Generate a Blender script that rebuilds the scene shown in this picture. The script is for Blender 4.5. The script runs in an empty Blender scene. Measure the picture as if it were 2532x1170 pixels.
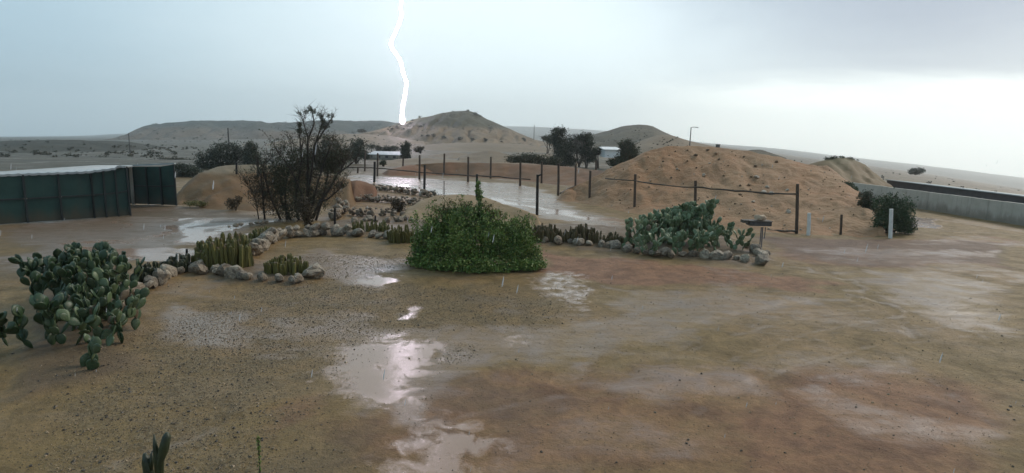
import bpy, bmesh, math, random
import numpy as np
from mathutils import Vector, Matrix, noise as mnoise

random.seed(11)
rng = np.random.default_rng(11)
scene = bpy.context.scene
COL = scene.collection
PI = math.pi

# ------------------------------------------------------------------ camera
CAM_H, FPX, CX, CY = 4.0, 1450.0, 1266.0, 585.0
PITCH = math.atan(245.0 / FPX)
ROLL = math.radians(1.5)
F_ = Vector((0, math.cos(PITCH), -math.sin(PITCH)))
U_ = Vector((0, math.sin(PITCH), math.cos(PITCH)))
X_ = Vector((1, 0, 0))
UP = U_ * math.cos(ROLL) - X_ * math.sin(ROLL)
RT = X_ * math.cos(ROLL) + U_ * math.sin(ROLL)
cam_d = bpy.data.cameras.new('camera')
cam_d.sensor_width = 36.0
cam_d.lens = 36.0 * FPX / 2532.0
cam_d.clip_start = 0.05
cam_d.clip_end = 20000
cam = bpy.data.objects.new('camera', cam_d)
COL.objects.link(cam)
cam.matrix_world = Matrix(((RT.x, UP.x, -F_.x, 0), (RT.y, UP.y, -F_.y, 0), (RT.z, UP.z, -F_.z, CAM_H), (0, 0, 0, 1)))
scene.camera = cam

# ------------------------------------------------------------------ world: rain sky
SUN_EL, SUN_AZ = math.radians(38), math.radians(55)      # azimuth from +Y towards +X (right front)
world = bpy.data.worlds.new('World')
scene.world = world
world.use_nodes = True
wn, wl = world.node_tree.nodes, world.node_tree.links
wn.clear()
class NT:
    """little helper for node trees"""
    def __init__(s, nt): s.n, s.l = nt.nodes, nt.links
    def new(s, t, **kw):
        x = s.n.new(t)
        for k, v in kw.items(): setattr(x, k, v)
        return x
    def put(s, sock, v):
        if isinstance(v, bpy.types.NodeSocket): s.l.new(v, sock)
        elif v is not None: sock.default_value = v
    def math(s, op, a, b=None, c=None, clamp=False):
        m = s.new('ShaderNodeMath', operation=op, use_clamp=clamp)
        s.put(m.inputs[0], a); s.put(m.inputs[1], b); s.put(m.inputs[2], c)
        return m.outputs[0]
    def mix(s, f, a, b, blend='MIX'):
        m = s.new('ShaderNodeMix', data_type='RGBA', blend_type=blend)
        s.put(m.inputs[0], f); s.put(m.inputs[6], a); s.put(m.inputs[7], b)
        return m.outputs[2]
    def step(s, x, a, b):
        m = s.new('ShaderNodeMapRange', interpolation_type='SMOOTHSTEP')
        s.put(m.inputs[0], x); s.put(m.inputs[1], a); s.put(m.inputs[2], b)
        return m.outputs[0]
    def lin(s, x, a, b, c=0.0, d=1.0):
        m = s.new('ShaderNodeMapRange')
        s.put(m.inputs[0], x); s.put(m.inputs[1], a); s.put(m.inputs[2], b); s.put(m.inputs[3], c); s.put(m.inputs[4], d)
        return m.outputs[0]
    def noise(s, vec, scale, detail=4, rough=0.55, dist=0.0):
        m = s.new('ShaderNodeTexNoise')
        s.put(m.inputs['Vector'], vec); m.inputs['Scale'].default_value = scale
        m.inputs['Detail'].default_value = detail; m.inputs['Roughness'].default_value = rough
        m.inputs['Distortion'].default_value = dist
        return m.outputs[0]
    def scalev(s, vec, sc):
        m = s.new('ShaderNodeMapping'); s.put(m.inputs[0], vec); m.inputs['Scale'].default_value = sc
        return m.outputs[0]
W = NT(world.node_tree)
tc = W.new('ShaderNodeTexCoord')
sx = W.new('ShaderNodeSeparateXYZ'); W.l.new(tc.outputs['Generated'], sx.inputs[0])
az = W.math('MULTIPLY', W.math('ARCTAN2', sx.outputs[0], sx.outputs[1]), 180 / PI)      # degrees, right positive
el = W.math('MULTIPLY', W.math('ARCSINE', sx.outputs[2]), 180 / PI)
n1 = W.noise(W.scalev(tc.outputs['Generated'], (1.0, 1.0, 3.5)), 2.2, 5, 0.55, 0.3)
n2 = W.noise(W.scalev(tc.outputs['Generated'], (1.0, 1.0, 9.0)), 2.6, 5, 0.55, 0.6)
n1c = W.math('SUBTRACT', n1, 0.5); n2c = W.math('SUBTRACT', n2, 0.5)
elw = W.math('ADD', el, W.math('MULTIPLY', n2c, 7.5))
azw = W.math('ADD', az, W.math('MULTIPLY', n1c, 14.0))
STORM = (0.18, 0.235, 0.32, 1); BLUEG = (0.25, 0.385, 0.475, 1); CURT = (0.69, 0.80, 0.83, 1); GLOW = (1.12, 1.2, 1.14, 1)
# rain curtain lit up behind the hills: widest in the middle of the view, fading left and right
left = W.step(azw, -52, -4); right = W.math('SUBTRACT', 1.0, W.step(W.math('ADD', azw, W.math('MULTIPLY', el, 0.8)), 13, 42))
curt = W.math('MULTIPLY', left, right)
high = W.math('SUBTRACT', 1.0, W.math('MULTIPLY', W.step(elw, 8, 55), 0.72))
c0 = W.mix(W.step(az, -20, 28), BLUEG, STORM)
c1 = W.mix(W.math('MULTIPLY', curt, high), c0, CURT)
# clearing under the cloud edge, low on the right
edge = W.math('SUBTRACT', W.lin(az, 5, 60, 4.9, 3.3), elw)
glow = W.math('MULTIPLY', W.step(edge, -2.6, 2.0), W.step(W.math('ADD', az, W.math('MULTIPLY', el, -0.6)), 4, 22))
veil = W.math('MULTIPLY', W.math('SUBTRACT', 1.0, W.step(elw, 3.0, 10.5)), W.math('MULTIPLY', W.step(az, 4, 16), 0.55))
c2 = W.mix(veil, c1, (0.62, 0.70, 0.71, 1))
c3 = W.mix(glow, c2, GLOW)
sky = W.new('ShaderNodeTexSky', sky_type='NISHITA', sun_disc=False)
sky.sun_elevation = SUN_EL; sky.sun_rotation = SUN_AZ
b1 = W.new('ShaderNodeBackground'); W.l.new(sky.outputs[0], b1.inputs[0]); b1.inputs[1].default_value = 0.08
b2 = W.new('ShaderNodeBackground'); W.l.new(c3, b2.inputs[0]); b2.inputs[1].default_value = 1.0
mixs = W.new('ShaderNodeMixShader'); mixs.inputs[0].default_value = 0.93
W.l.new(b1.outputs[0], mixs.inputs[1]); W.l.new(b2.outputs[0], mixs.inputs[2])
wo = W.new('ShaderNodeOutputWorld'); W.l.new(mixs.outputs[0], wo.inputs[0])

# ------------------------------------------------------------------ sun behind the overcast
sd = bpy.data.lights.new('sun', 'SUN'); sd.energy = 1.5; sd.angle = math.radians(25); sd.color = (1.0, 0.90, 0.76)
sun = bpy.data.objects.new('sun', sd); COL.objects.link(sun)
sdir = Vector((math.sin(SUN_AZ) * math.cos(SUN_EL), math.cos(SUN_AZ) * math.cos(SUN_EL), math.sin(SUN_EL)))
sun.rotation_euler = (-sdir).to_track_quat('-Z', 'Y').to_euler()

scene.view_settings.view_transform = 'Standard'
scene.view_settings.look = 'None'
scene.view_settings.exposure = 0.62
scene.view_settings.gamma = 1.0
scene.view_settings.use_curve_mapping = False
scene.cycles.use_denoising = True
scene.cycles.max_bounces = 6
scene.cycles.volume_bounces = 2
scene.cycles.transparent_max_bounces = 12
scene.cycles.sample_clamp_indirect = 6.0

# ------------------------------------------------------------------ geometry helpers
def ray(px, py):
    return (F_ * FPX + RT * (px - CX) - UP * (py - CY)).normalized()
def G(px, py, z=0.0):
    d = ray(px, py); t = (z - CAM_H) / d.z
    return Vector((d.x * t, d.y * t, z))
def at(px, py, y):
    d = ray(px, py); t = y / d.y
    return Vector((d.x * t, y, CAM_H + d.z * t))
def sstep(a, b, x):
    t = np.clip((np.asarray(x, float) - a) / (b - a), 0, 1); return t * t * (3 - 2 * t)
def drop_k(azd):       # how steeply the land falls away with azimuth (degrees)
    return np.interp(azd, [-70, -45, -35, -24, -12, 0, 5, 18, 35, 42, 60, 90], [0.02, 0.016, 0.0135, 0.007, 0.002, 0.0, 0.0, 0.0, 0.033, 0.05, 0.06, 0.05])
def zg(x, y):
    x = np.asarray(x, float); y = np.asarray(y, float)
    r = np.hypot(x, y); a = np.degrees(np.arctan2(x, y))
    return -np.maximum(r - 42, 0) * drop_k(a) * sstep(42, 130, r)
def zgf(x, y): return float(zg(x, y))

def mesh_obj(name, V, Fc, mat=None, parent=None, smooth=False, kind=None):
    me = bpy.data.meshes.new(name)
    me.from_pydata([tuple(v) for v in V], [], [tuple(f) for f in Fc])
    if smooth: me.polygons.foreach_set('use_smooth', [True] * len(me.polygons))
    me.update()
    if mat: me.materials.append(mat)
    return link(name, me, parent, kind)
def link(name, me, parent=None, kind=None):
    o = bpy.data.objects.new(name, me); COL.objects.link(o)
    if parent is not None:
        o.parent = parent; o.matrix_parent_inverse = Matrix.Translation(-Vector(parent.location)) @ Matrix.Identity(4)
        if parent.rotation_euler.z: o.matrix_parent_inverse = parent.matrix_basis.inverted()
    if kind: o['kind'] = kind
    return o
def quads_obj(name, V, Q, mat, parent=None, smooth=False, kind=None):
    """fast numpy mesh of quads"""
    V = np.asarray(V, np.float32); Q = np.asarray(Q, np.int32)
    me = bpy.data.meshes.new(name)
    me.vertices.add(len(V)); me.vertices.foreach_set('co', V.ravel())
    me.loops.add(Q.size); me.loops.foreach_set('vertex_index', Q.ravel())
    me.polygons.add(len(Q)); me.polygons.foreach_set('loop_start', np.arange(0, Q.size, 4, dtype=np.int32))
    me.polygons.foreach_set('loop_total', np.full(len(Q), 4, np.int32))
    me.polygons.foreach_set('use_smooth', np.full(len(Q), smooth))
    me.update(calc_edges=True); me.validate()
    me.materials.append(mat)
    return link(name, me, parent, kind)
def thing(name, label, cat, loc, group=None, rz=0.0):
    o = bpy.data.objects.new(name, None); COL.objects.link(o)
    o.empty_display_size = 0.2
    o.location = loc; o.rotation_euler = (0, 0, rz); o['label'] = label; o['category'] = cat
    if group: o['group'] = group
    return o
def tag(o, label, cat, group=None):
    o['label'] = label; o['category'] = cat
    if group: o['group'] = group
    return o
class MB:
    def __init__(s): s.v, s.f = [], []
    def add(s, V, Fc):
        b = len(s.v); s.v += [Vector(v) for v in V]; s.f += [tuple(i + b for i in f) for f in Fc]
    def box(s, c, size, rot=None):
        hx, hy, hz = size[0] / 2, size[1] / 2, size[2] / 2
        P = [Vector((x, y, z)) for x in (-hx, hx) for y in (-hy, hy) for z in (-hz, hz)]
        if rot is not None: P = [rot @ p for p in P]
        P = [p + Vector(c) for p in P]
        s.add(P, [(0, 1, 3, 2), (4, 6, 7, 5), (0, 4, 5, 1), (2, 3, 7, 6), (0, 2, 6, 4), (1, 5, 7, 3)])
    def slab(s, a, b, thick, z0a, z1a, z0b, z1b):
        """upright wall plate between ground points a and b with its own heights at each end"""
        a, b = Vector((a[0], a[1], 0)), Vector((b[0], b[1], 0)); n = Vector((b.y - a.y, a.x - b.x, 0)).normalized() * thick / 2
        P = []
        for p, z0, z1 in ((a, z0a, z1a), (b, z0b, z1b)):
            for sg in (-1, 1):
                for z in (z0, z1): P.append(Vector((p.x, p.y, z)) + n * sg)
        s.add(P, [(0, 1, 3, 2), (4, 6, 7, 5), (0, 4, 5, 1), (2, 3, 7, 6), (0, 2, 6, 4), (1, 5, 7, 3)])
    def tube(s, pts, radii, n=6, cap=True):
        pts = [Vector(p) for p in pts]
        if not hasattr(radii, '__len__'): radii = [radii] * len(pts)
        b = len(s.v); ref = None
        for i, p in enumerate(pts):
            t = (pts[min(i + 1, len(pts) - 1)] - pts[max(i - 1, 0)])
            t = t.normalized() if t.length > 1e-9 else Vector((0, 0, 1))
            if ref is None: ref = Vector((1, 0, 0)) if abs(t.x) < 0.8 else Vector((0, 1, 0))
            u = (ref - t * ref.dot(t)).normalized(); w = t.cross(u); ref = u
            for k in range(n):
                a = 2 * PI * k / n
                s.v.append(p + (u * math.cos(a) + w * math.sin(a)) * radii[i])
        for i in range(len(pts) - 1):
            for k in range(n):
                s.f.append((b + i * n + k, b + i * n + (k + 1) % n, b + (i + 1) * n + (k + 1) % n, b + (i + 1) * n + k))
        if cap:
            s.f.append(tuple(b + k for k in range(n))[::-1]); e = b + (len(pts) - 1) * n
            s.f.append(tuple(e + k for k in range(n)))
    def build(s, name, mat, parent=None, smooth=False, kind=None):
        return mesh_obj(name, s.v, s.f, mat, parent, smooth, kind)

# ------------------------------------------------------------------ materials
def new_mat(name):
    m = bpy.data.materials.new(name); m.use_nodes = True
    T = NT(m.node_tree); m.node_tree.nodes.clear()
    out = T.new('ShaderNodeOutputMaterial'); p = T.new('ShaderNodeBsdfPrincipled')
    T.l.new(p.outputs[0], out.inputs[0])
    return m, T, p
def c4(c): return (c[0], c[1], c[2], 1.0)
def simple(name, c1, c2, scale=4.0, rough=0.6, bump=0.0, bscale=None, metallic=0.0, objspace=True, rand=0.0, spec=0.5, detail=5):
    m, T, p = new_mat(name)
    tc = T.new('ShaderNodeTexCoord'); vec = tc.outputs['Object']
    if not objspace: vec = T.new('ShaderNodeNewGeometry').outputs['Position']
    if rand:
        oi = T.new('ShaderNodeObjectInfo'); va = T.new('ShaderNodeVectorMath', operation='ADD')
        T.l.new(vec, va.inputs[0]); mv = T.new('ShaderNodeVectorMath', operation='SCALE'); mv.inputs[0].default_value = (37, 91, 53)
        T.l.new(oi.outputs['Random'], mv.inputs['Scale']); T.l.new(mv.outputs[0], va.inputs[1]); vec = va.outputs[0]
    n = T.noise(vec, scale, detail, 0.6)
    col = T.mix(T.step(n, 0.32, 0.68), c4(c1), c4(c2))
    if rand:
        col = T.mix(1.0, col, T.mix(oi.outputs['Random'], (1 - rand, 1 - rand, 1 - rand, 1), (1 + rand, 1 + rand, 1 + rand * 0.9, 1)), 'MULTIPLY')
    T.put(p.inputs['Base Color'], col)
    p.inputs['Roughness'].default_value = rough; p.inputs['Metallic'].default_value = metallic
    p.inputs['Specular IOR Level'].default_value = spec
    if bump:
        b = T.new('ShaderNodeBump'); b.inputs['Strength'].default_value = bump; b.inputs['Distance'].default_value = 0.05
        T.l.new(T.noise(vec, bscale or scale * 3, 6, 0.65), b.inputs['Height']); T.l.new(b.outputs[0], p.inputs['Normal'])
    return m
def leaf_mat(name, dark, light, tint=None, rough=0.5, spec=0.35, big=0.6):
    m, T, p = new_mat(name)
    g = T.new('ShaderNodeNewGeometry')
    n = T.noise(g.outputs['Position'], big, 3, 0.6)
    f = T.math('ADD', T.math('MULTIPLY', g.outputs['Random Per Island'], 0.55), T.math('MULTIPLY', T.step(n, 0.3, 0.7), 0.45))
    col = T.mix(f, c4(dark), c4(light))
    if tint:
        col = T.mix(T.math('MULTIPLY', T.step(g.outputs['Random Per Island'], 0.8, 0.9), 0.8), col, c4(tint))
    T.put(p.inputs['Base Color'], col); p.inputs['Roughness'].default_value = rough
    p.inputs['Specular IOR Level'].default_value = spec
    return m

M = {}
M['bark'] = simple('bark', (0.030, 0.023, 0.018), (0.07, 0.055, 0.042), 6, 0.8, 0.4)
M['twig'] = simple('twig', (0.028, 0.02, 0.014), (0.06, 0.042, 0.028), 6, 0.8)
M['paletwig'] = simple('paletwig', (0.14, 0.12, 0.10), (0.22, 0.19, 0.16), 6, 0.8)
M['leaf_olive'] = leaf_mat('leaf_olive', (0.022, 0.034, 0.016), (0.07, 0.082, 0.038), (0.095, 0.065, 0.035))
M['leaf_brown'] = leaf_mat('leaf_brown', (0.035, 0.025, 0.014), (0.10, 0.07, 0.03))
M['leaf_green'] = leaf_mat('leaf_green', (0.035, 0.085, 0.018), (0.20, 0.29, 0.06), (0.27, 0.28, 0.08), big=1.3)
M['leaf_yellow'] = leaf_mat('leaf_yellow', (0.045, 0.06, 0.014), (0.17, 0.17, 0.04), (0.20, 0.12, 0.04), big=1.3)
M['leaf_grey'] = leaf_mat('leaf_grey', (0.08, 0.085, 0.07), (0.20, 0.195, 0.165))
M['leaf_far'] = leaf_mat('leaf_far', (0.016, 0.028, 0.018), (0.05, 0.065, 0.032), big=0.4)
M['leaf_bluegreen'] = leaf_mat('leaf_bluegreen', (0.025, 0.05, 0.025), (0.075, 0.12, 0.05), big=0.9)
M['leaf_scrub'] = leaf_mat('leaf_scrub', (0.03, 0.035, 0.022), (0.075, 0.075, 0.045), big=0.2)
M['wood_black'] = simple('wood_black', (0.008, 0.007, 0.006), (0.02, 0.017, 0.014), 9, 0.7, 0.3)
M['wood_brown'] = simple('wood_brown', (0.045, 0.030, 0.02), (0.09, 0.058, 0.036), 9, 0.75, 0.3)
M['cable'] = simple('cable', (0.04, 0.028, 0.02), (0.09, 0.06, 0.04), 5, 0.7)
M['white_paint'] = simple('white_paint', (0.62, 0.60, 0.55), (0.72, 0.70, 0.65), 5, 0.5, 0.1)
M['metal_dark'] = simple('metal_dark', (0.035, 0.033, 0.035), (0.07, 0.062, 0.06), 7, 0.5, 0.15)
M['metal_grey'] = simple('metal_grey', (0.10, 0.10, 0.11), (0.16, 0.155, 0.16), 7, 0.5, 0.1)
M['board'] = simple('board', (0.05, 0.04, 0.03), (0.10, 0.08, 0.06), 6, 0.6, 0.2)

# stone: pale weathered limestone with brown stains
def stone_mat(name, pale, mid, dark):
    m, T, p = new_mat(name)
    tc = T.new('ShaderNodeTexCoord'); oi = T.new('ShaderNodeObjectInfo')
    mv = T.new('ShaderNodeVectorMath', operation='SCALE'); mv.inputs[0].default_value = (37, 91, 53); T.l.new(oi.outputs['Random'], mv.inputs['Scale'])
    va = T.new('ShaderNodeVectorMath', operation='ADD'); T.l.new(tc.outputs['Object'], va.inputs[0]); T.l.new(mv.outputs[0], va.inputs[1])
    v = va.outputs[0]
    n = T.noise(v, 2.2, 6, 0.65, 0.5); n2 = T.noise(v, 6, 6, 0.7)
    col = T.mix(T.step(n, 0.35, 0.62), c4(dark), c4(pale))
    col = T.mix(T.step(n2, 0.45, 0.7), col, c4(mid))
    r = T.lin(oi.outputs['Random'], 0, 1, 0.6, 1.2)
    cb = T.new('ShaderNodeCombineXYZ')
    for i in range(3): T.l.new(r, cb.inputs[i])
    col = T.mix(1.0, col, cb.outputs[0], 'MULTIPLY')
    T.put(p.inputs['Base Color'], col); p.inputs['Roughness'].default_value = 0.6
    b = T.new('ShaderNodeBump'); b.inputs['Strength'].default_value = 0.6; b.inputs['Distance'].default_value = 0.15
    T.l.new(n2, b.inputs['Height']); T.l.new(b.outputs[0], p.inputs['Normal'])
    return m
M['stone'] = stone_mat('stone', (0.44, 0.37, 0.27), (0.27, 0.205, 0.14), (0.13, 0.10, 0.07))
M['stone_brown'] = stone_mat('stone_brown', (0.33, 0.25, 0.165), (0.21, 0.15, 0.10), (0.09, 0.065, 0.045))
M['clod'] = simple('clod', (0.13, 0.08, 0.045), (0.25, 0.16, 0.09), 3, 0.8, rand=0.35)
M['white_stone'] = simple('white_stone', (0.34, 0.27, 0.2), (0.44, 0.37, 0.29), 3, 0.7)

# cactus skins
def cactus_mat(name, c1, c2, tip):
    m, T, p = new_mat(name)
    tc = T.new('ShaderNodeTexCoord'); oi = T.new('ShaderNodeObjectInfo')
    sp = T.new('ShaderNodeSeparateXYZ'); T.l.new(tc.outputs['Object'], sp.inputs[0])
    n = T.noise(tc.outputs['Object'], 9, 4, 0.6)
    f = T.math('ADD', T.math('MULTIPLY', n, 0.6), T.math('MULTIPLY', oi.outputs['Random'], 0.5))
    col = T.mix(f, c4(c1), c4(c2))
    col = T.mix(T.math('MULTIPLY', T.step(sp.outputs[2], 0.82, 1.0), T.step(oi.outputs['Random'], 0.5, 0.8)), col, c4(tip))
    # corky, browned foot of each column
    col = T.mix(T.math('MULTIPLY', T.step(n, 0.5, 0.7), T.math('SUBTRACT', 1.0, T.step(sp.outputs[2], 0.05, 0.45))), col, (0.09, 0.06, 0.035, 1))
    T.put(p.inputs['Base Color'], col); p.inputs['Roughness'].default_value = 0.5; p.inputs['Specular IOR Level'].default_value = 0.35
    return m
M['cactus_olive'] = cactus_mat('cactus_olive', (0.065, 0.064, 0.017), (0.17, 0.155, 0.045), (0.12, 0.08, 0.04))
M['cactus_yellow'] = cactus_mat('cactus_yellow', (0.06, 0.055, 0.014), (0.15, 0.13, 0.03), (0.16, 0.12, 0.05))
M['cactus_brown'] = cactus_mat('cactus_brown', (0.055, 0.042, 0.02), (0.13, 0.105, 0.045), (0.14, 0.09, 0.05))
M['cactus_dark'] = cactus_mat('cactus_dark', (0.018, 0.024, 0.013), (0.05, 0.056, 0.026), (0.06, 0.045, 0.03))
def pad_mat(name, c1, c2, c3):
    m, T, p = new_mat(name)
    tc = T.new('ShaderNodeTexCoord'); oi = T.new('ShaderNodeObjectInfo')
    n = T.noise(tc.outputs['Object'], 4, 4, 0.6)
    col = T.mix(oi.outputs['Random'], c4(c1), c4(c2))
    col = T.mix(T.math('MULTIPLY', T.step(n, 0.5, 0.7), 0.5), col, c4(c3))
    vo = T.new('ShaderNodeTexVoronoi'); vo.inputs['Scale'].default_value = 7.0; T.l.new(tc.outputs['Object'], vo.inputs['Vector'])
    col = T.mix(T.math('SUBTRACT', 1.0, T.step(vo.outputs[0], 0.08, 0.2)), col, (0.14, 0.11, 0.06, 1))
    T.put(p.inputs['Base Color'], col); p.inputs['Roughness'].default_value = 0.42; p.inputs['Specular IOR Level'].default_value = 0.4
    return m
M['pad_green'] = pad_mat('pad_green', (0.075, 0.12, 0.055), (0.22, 0.275, 0.145), (0.25, 0.275, 0.17))
M['pad_dark'] = pad_mat('pad_dark', (0.024, 0.05, 0.02), (0.085, 0.125, 0.055), (0.12, 0.145, 0.08))
M['pad_brown'] = simple('pad_brown', (0.07, 0.045, 0.025), (0.12, 0.09, 0.05), 5, 0.6)

# soils (banks, heaps, hills): banded, streaked by runoff, world-positioned noise
def soil_mat(name, a, b, c, s_big=0.25, s_fine=2.5, streak=0.0, rough=0.62, bump=0.5, bdist=0.12, fines=0.25, top=None, topz=(0, 1)):
    m, T, p = new_mat(name)
    g = T.new('ShaderNodeNewGeometry'); pos = g.outputs['Position']
    n1 = T.noise(pos, s_big, 5, 0.6, 0.4); n2 = T.noise(pos, s_fine, 6, 0.65)
    col = T.mix(T.step(n1, 0.36, 0.64), c4(a), c4(b))
    col = T.mix(T.math('MULTIPLY', T.step(n2, 0.45, 0.75), 0.6), col, c4(c))
    if streak:
        b = tuple(v * 0.62 for v in b)
        n3 = T.noise(T.scalev(pos, (streak, streak, streak * 0.12)), 1.0, 4, 0.6)
        col = T.mix(T.math('MULTIPLY', T.step(n3, 0.42, 0.68), 0.5), col, c4(b))
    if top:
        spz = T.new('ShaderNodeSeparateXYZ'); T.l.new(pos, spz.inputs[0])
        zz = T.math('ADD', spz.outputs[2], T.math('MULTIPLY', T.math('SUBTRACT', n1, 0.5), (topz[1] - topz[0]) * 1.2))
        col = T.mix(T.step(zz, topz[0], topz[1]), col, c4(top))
    dk = T.noise(pos, s_fine * 7, 3, 0.7)
    col = T.mix(T.math('MULTIPLY', T.step(dk, 0.58, 0.72), fines), col, (a[0] * .45, a[1] * .42, a[2] * .4, 1))
    T.put(p.inputs['Base Color'], col); p.inputs['Roughness'].default_value = rough
    p.inputs['Specular IOR Level'].default_value = 0.1
    bm = T.new('ShaderNodeBump'); bm.inputs['Strength'].default_value = bump; bm.inputs['Distance'].default_value = bdist
    T.l.new(T.math('ADD', n2, T.math('MULTIPLY', dk, 0.4)), bm.inputs['Height']); T.l.new(bm.outputs[0], p.inputs['Normal'])
    return m
M['mound_big'] = soil_mat('mound_big', (0.36, 0.19, 0.095), (0.31, 0.195, 0.108), (0.40, 0.265, 0.155), 0.16, 1.6, 0.5, bump=0.9, bdist=0.2, fines=0.5)
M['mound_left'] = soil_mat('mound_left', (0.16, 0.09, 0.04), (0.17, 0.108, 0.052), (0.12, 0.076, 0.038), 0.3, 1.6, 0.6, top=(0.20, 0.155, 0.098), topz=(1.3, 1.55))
M['berm'] = soil_mat('berm', (0.20, 0.098, 0.052), (0.175, 0.105, 0.058), (0.225, 0.145, 0.085), 0.12, 0.8, 0.3, top=(0.30, 0.235, 0.165), topz=(1.2, 1.5))
M['sand_heap'] = soil_mat('sand_heap', (0.30, 0.215, 0.12), (0.25, 0.175, 0.095), (0.33, 0.25, 0.155), 0.4, 2.0)
M['red_bank'] = soil_mat('red_bank', (0.17, 0.085, 0.05), (0.20, 0.115, 0.07), (0.12, 0.065, 0.04), 0.5, 2.0)
M['spoil'] = soil_mat('spoil', (0.17, 0.127, 0.078), (0.205, 0.155, 0.10), (0.13, 0.098, 0.058), 0.05, 0.4, fines=0.35)
M['hill_cone'] = soil_mat('hill_cone', (0.20, 0.15, 0.092), (0.165, 0.125, 0.075), (0.27, 0.21, 0.14), 0.04, 0.25, 0.14, bump=0.8, bdist=1.2, fines=0.4, top=(0.07, 0.068, 0.04), topz=(7.0, 9.5))
M['hill_mesa'] = soil_mat('hill_mesa', (0.14, 0.112, 0.08), (0.10, 0.085, 0.062), (0.19, 0.145, 0.105), 0.012, 0.1, 0.05, bump=0.8, bdist=3, fines=0.4, top=(0.05, 0.06, 0.047), topz=(0.5, 8.0))
M['hill_right'] = soil_mat('hill_right', (0.095, 0.083, 0.052), (0.078, 0.07, 0.044), (0.125, 0.10, 0.062), 0.03, 0.25, 0.1, bump=0.8, bdist=1.2, fines=0.5)
M['hill_left'] = soil_mat('hill_left', (0.058, 0.055, 0.038), (0.048, 0.047, 0.033), (0.085, 0.07, 0.048), 0.03, 0.3, 0.1, bump=0.8, bdist=0.8, fines=0.5)
M['hill_far'] = soil_mat('hill_far', (0.13, 0.13, 0.11), (0.11, 0.115, 0.10), (0.16, 0.15, 0.12), 0.003, 0.02, bump=0.3, bdist=5)
M['mound_far_right'] = soil_mat('mound_far_right', (0.17, 0.115, 0.06), (0.20, 0.14, 0.075), (0.12, 0.10, 0.05), 0.2, 1.2, top=(0.12, 0.105, 0.055), topz=(1.6, 3.4))

# ------------------------------------------------------------------ ground: one sheet to the horizon
ang = np.concatenate([np.arange(-180, -50, 6.0), np.arange(-50, 50, 0.2), np.arange(50, 180.01, 6.0)])
rad = np.concatenate([[0.3, 1.2, 2.4, 3.6], np.geomspace(4.5, 60, 400), np.geomspace(62, 4200, 70)])
A, R = np.meshgrid(np.radians(ang), rad, indexing='ij')
gx, gy = R * np.sin(A), R * np.cos(A)
gz = zg(gx, gy)

def poly_sd(poly, x, y):
    """signed distance (m) to a polygon of ground points, positive inside"""
    P = np.array([(p.x, p.y) for p in poly]); n = len(P)
    d2 = np.full(x.shape, 1e12); inside = np.zeros(x.shape, bool)
    for i in range(n):
        a, b = P[i], P[(i + 1) % n]; e = b - a
        t = np.clip(((x - a[0]) * e[0] + (y - a[1]) * e[1]) / (e @ e + 1e-9), 0, 1)
        d2 = np.minimum(d2, (x - a[0] - t * e[0]) ** 2 + (y - a[1] - t * e[1]) ** 2)
        c = ((a[1] > y) != (b[1] > y)) & (x < e[0] * (y - a[1]) / (e[1] + 1e-12) + a[0])
        inside ^= c
    d = np.sqrt(d2); return np.where(inside, d, -d)
def line_d(line, x, y):
    P = np.array([(p.x, p.y) for p in line]); d2 = np.full(x.shape, 1e12)
    for i in range(len(P) - 1):
        a, b = P[i], P[i + 1]; e = b - a
        t = np.clip(((x - a[0]) * e[0] + (y - a[1]) * e[1]) / (e @ e + 1e-9), 0, 1)
        d2 = np.minimum(d2, (x - a[0] - t * e[0]) ** 2 + (y - a[1] - t * e[1]) ** 2)
    return np.sqrt(d2)
near = R < 130
X1, Y1 = gx[near], gy[near]
def wob(s, seed, a): return np.array([mnoise.noise((p * s + seed, q * s, seed)) for p, q in zip(X1, Y1)]) * a
rr_ = np.clip(np.hypot(X1, Y1) / 12.0, 0.5, 2.0)
X0, Y0 = X1, Y1
X1 = X0 + (wob(0.55, 1.5, 0.55) + wob(1.9, 4.5, 0.22)) * rr_
Y1 = Y0 + (wob(0.55, 8.5, 0.55) + wob(1.9, 12.5, 0.22)) * rr_
def soft(polys, w):
    out = np.zeros(X1.shape)
    for p in polys:
        pl = [G(*q) for q in p[0]] if isinstance(p, tuple) else [G(*q) for q in p]
        k = p[1] if isinstance(p, tuple) else 1.0
        ww = p[2] if isinstance(p, tuple) and len(p) > 2 else w
        out = np.maximum(out, k * sstep(-ww, ww, poly_sd(pl, X1, Y1)))
    return out
def strokes(ls):
    out = np.zeros(X1.shape)
    for pts, w, k in ls:
        out = np.maximum(out, k * (1 - sstep(w * 0.2, w, line_d([G(*q) for q in pts], X1, Y1))))
    return out
# standing muddy water
pud = soft([
    ([(745, 905), (800, 865), (900, 838), (980, 825), (1060, 850), (1100, 880), (1085, 920), (1035, 945), (1050, 985), (1000, 1015), (900, 1010), (800, 1000), (770, 960)], 0.85, 0.8),
    ([(905, 1165), (960, 1100), (1000, 1052), (1090, 1035), (1180, 1045), (1270, 1062), (1285, 1100), (1210, 1140), (1130, 1230), (900, 1230)], 0.8, 0.7),
    ([(1170, 830), (1230, 808), (1310, 806), (1330, 840), (1260, 872), (1190, 865)], 0.55, 0.6),
    ([(880, 692), (940, 684), (1000, 677), (1006, 690), (930, 699)], 0.9, 0.2),
    ([(968, 765), (1010, 752), (1040, 760), (1030, 785), (985, 790)], 0.8, 0.2),
    ([(1320, 702), (1360, 666), (1430, 664), (1480, 690), (1445, 740), (1470, 765), (1400, 768), (1335, 735)], 0.6, 0.6),
    ([(150, 606), (300, 607), (430, 612), (485, 614), (470, 648), (380, 640), (260, 642), (150, 640)], 1.0, 0.35),
    ([(2200, 540), (2270, 535), (2330, 545), (2330, 565), (2260, 560)], 0.8, 0.5),
], 0.5)
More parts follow.
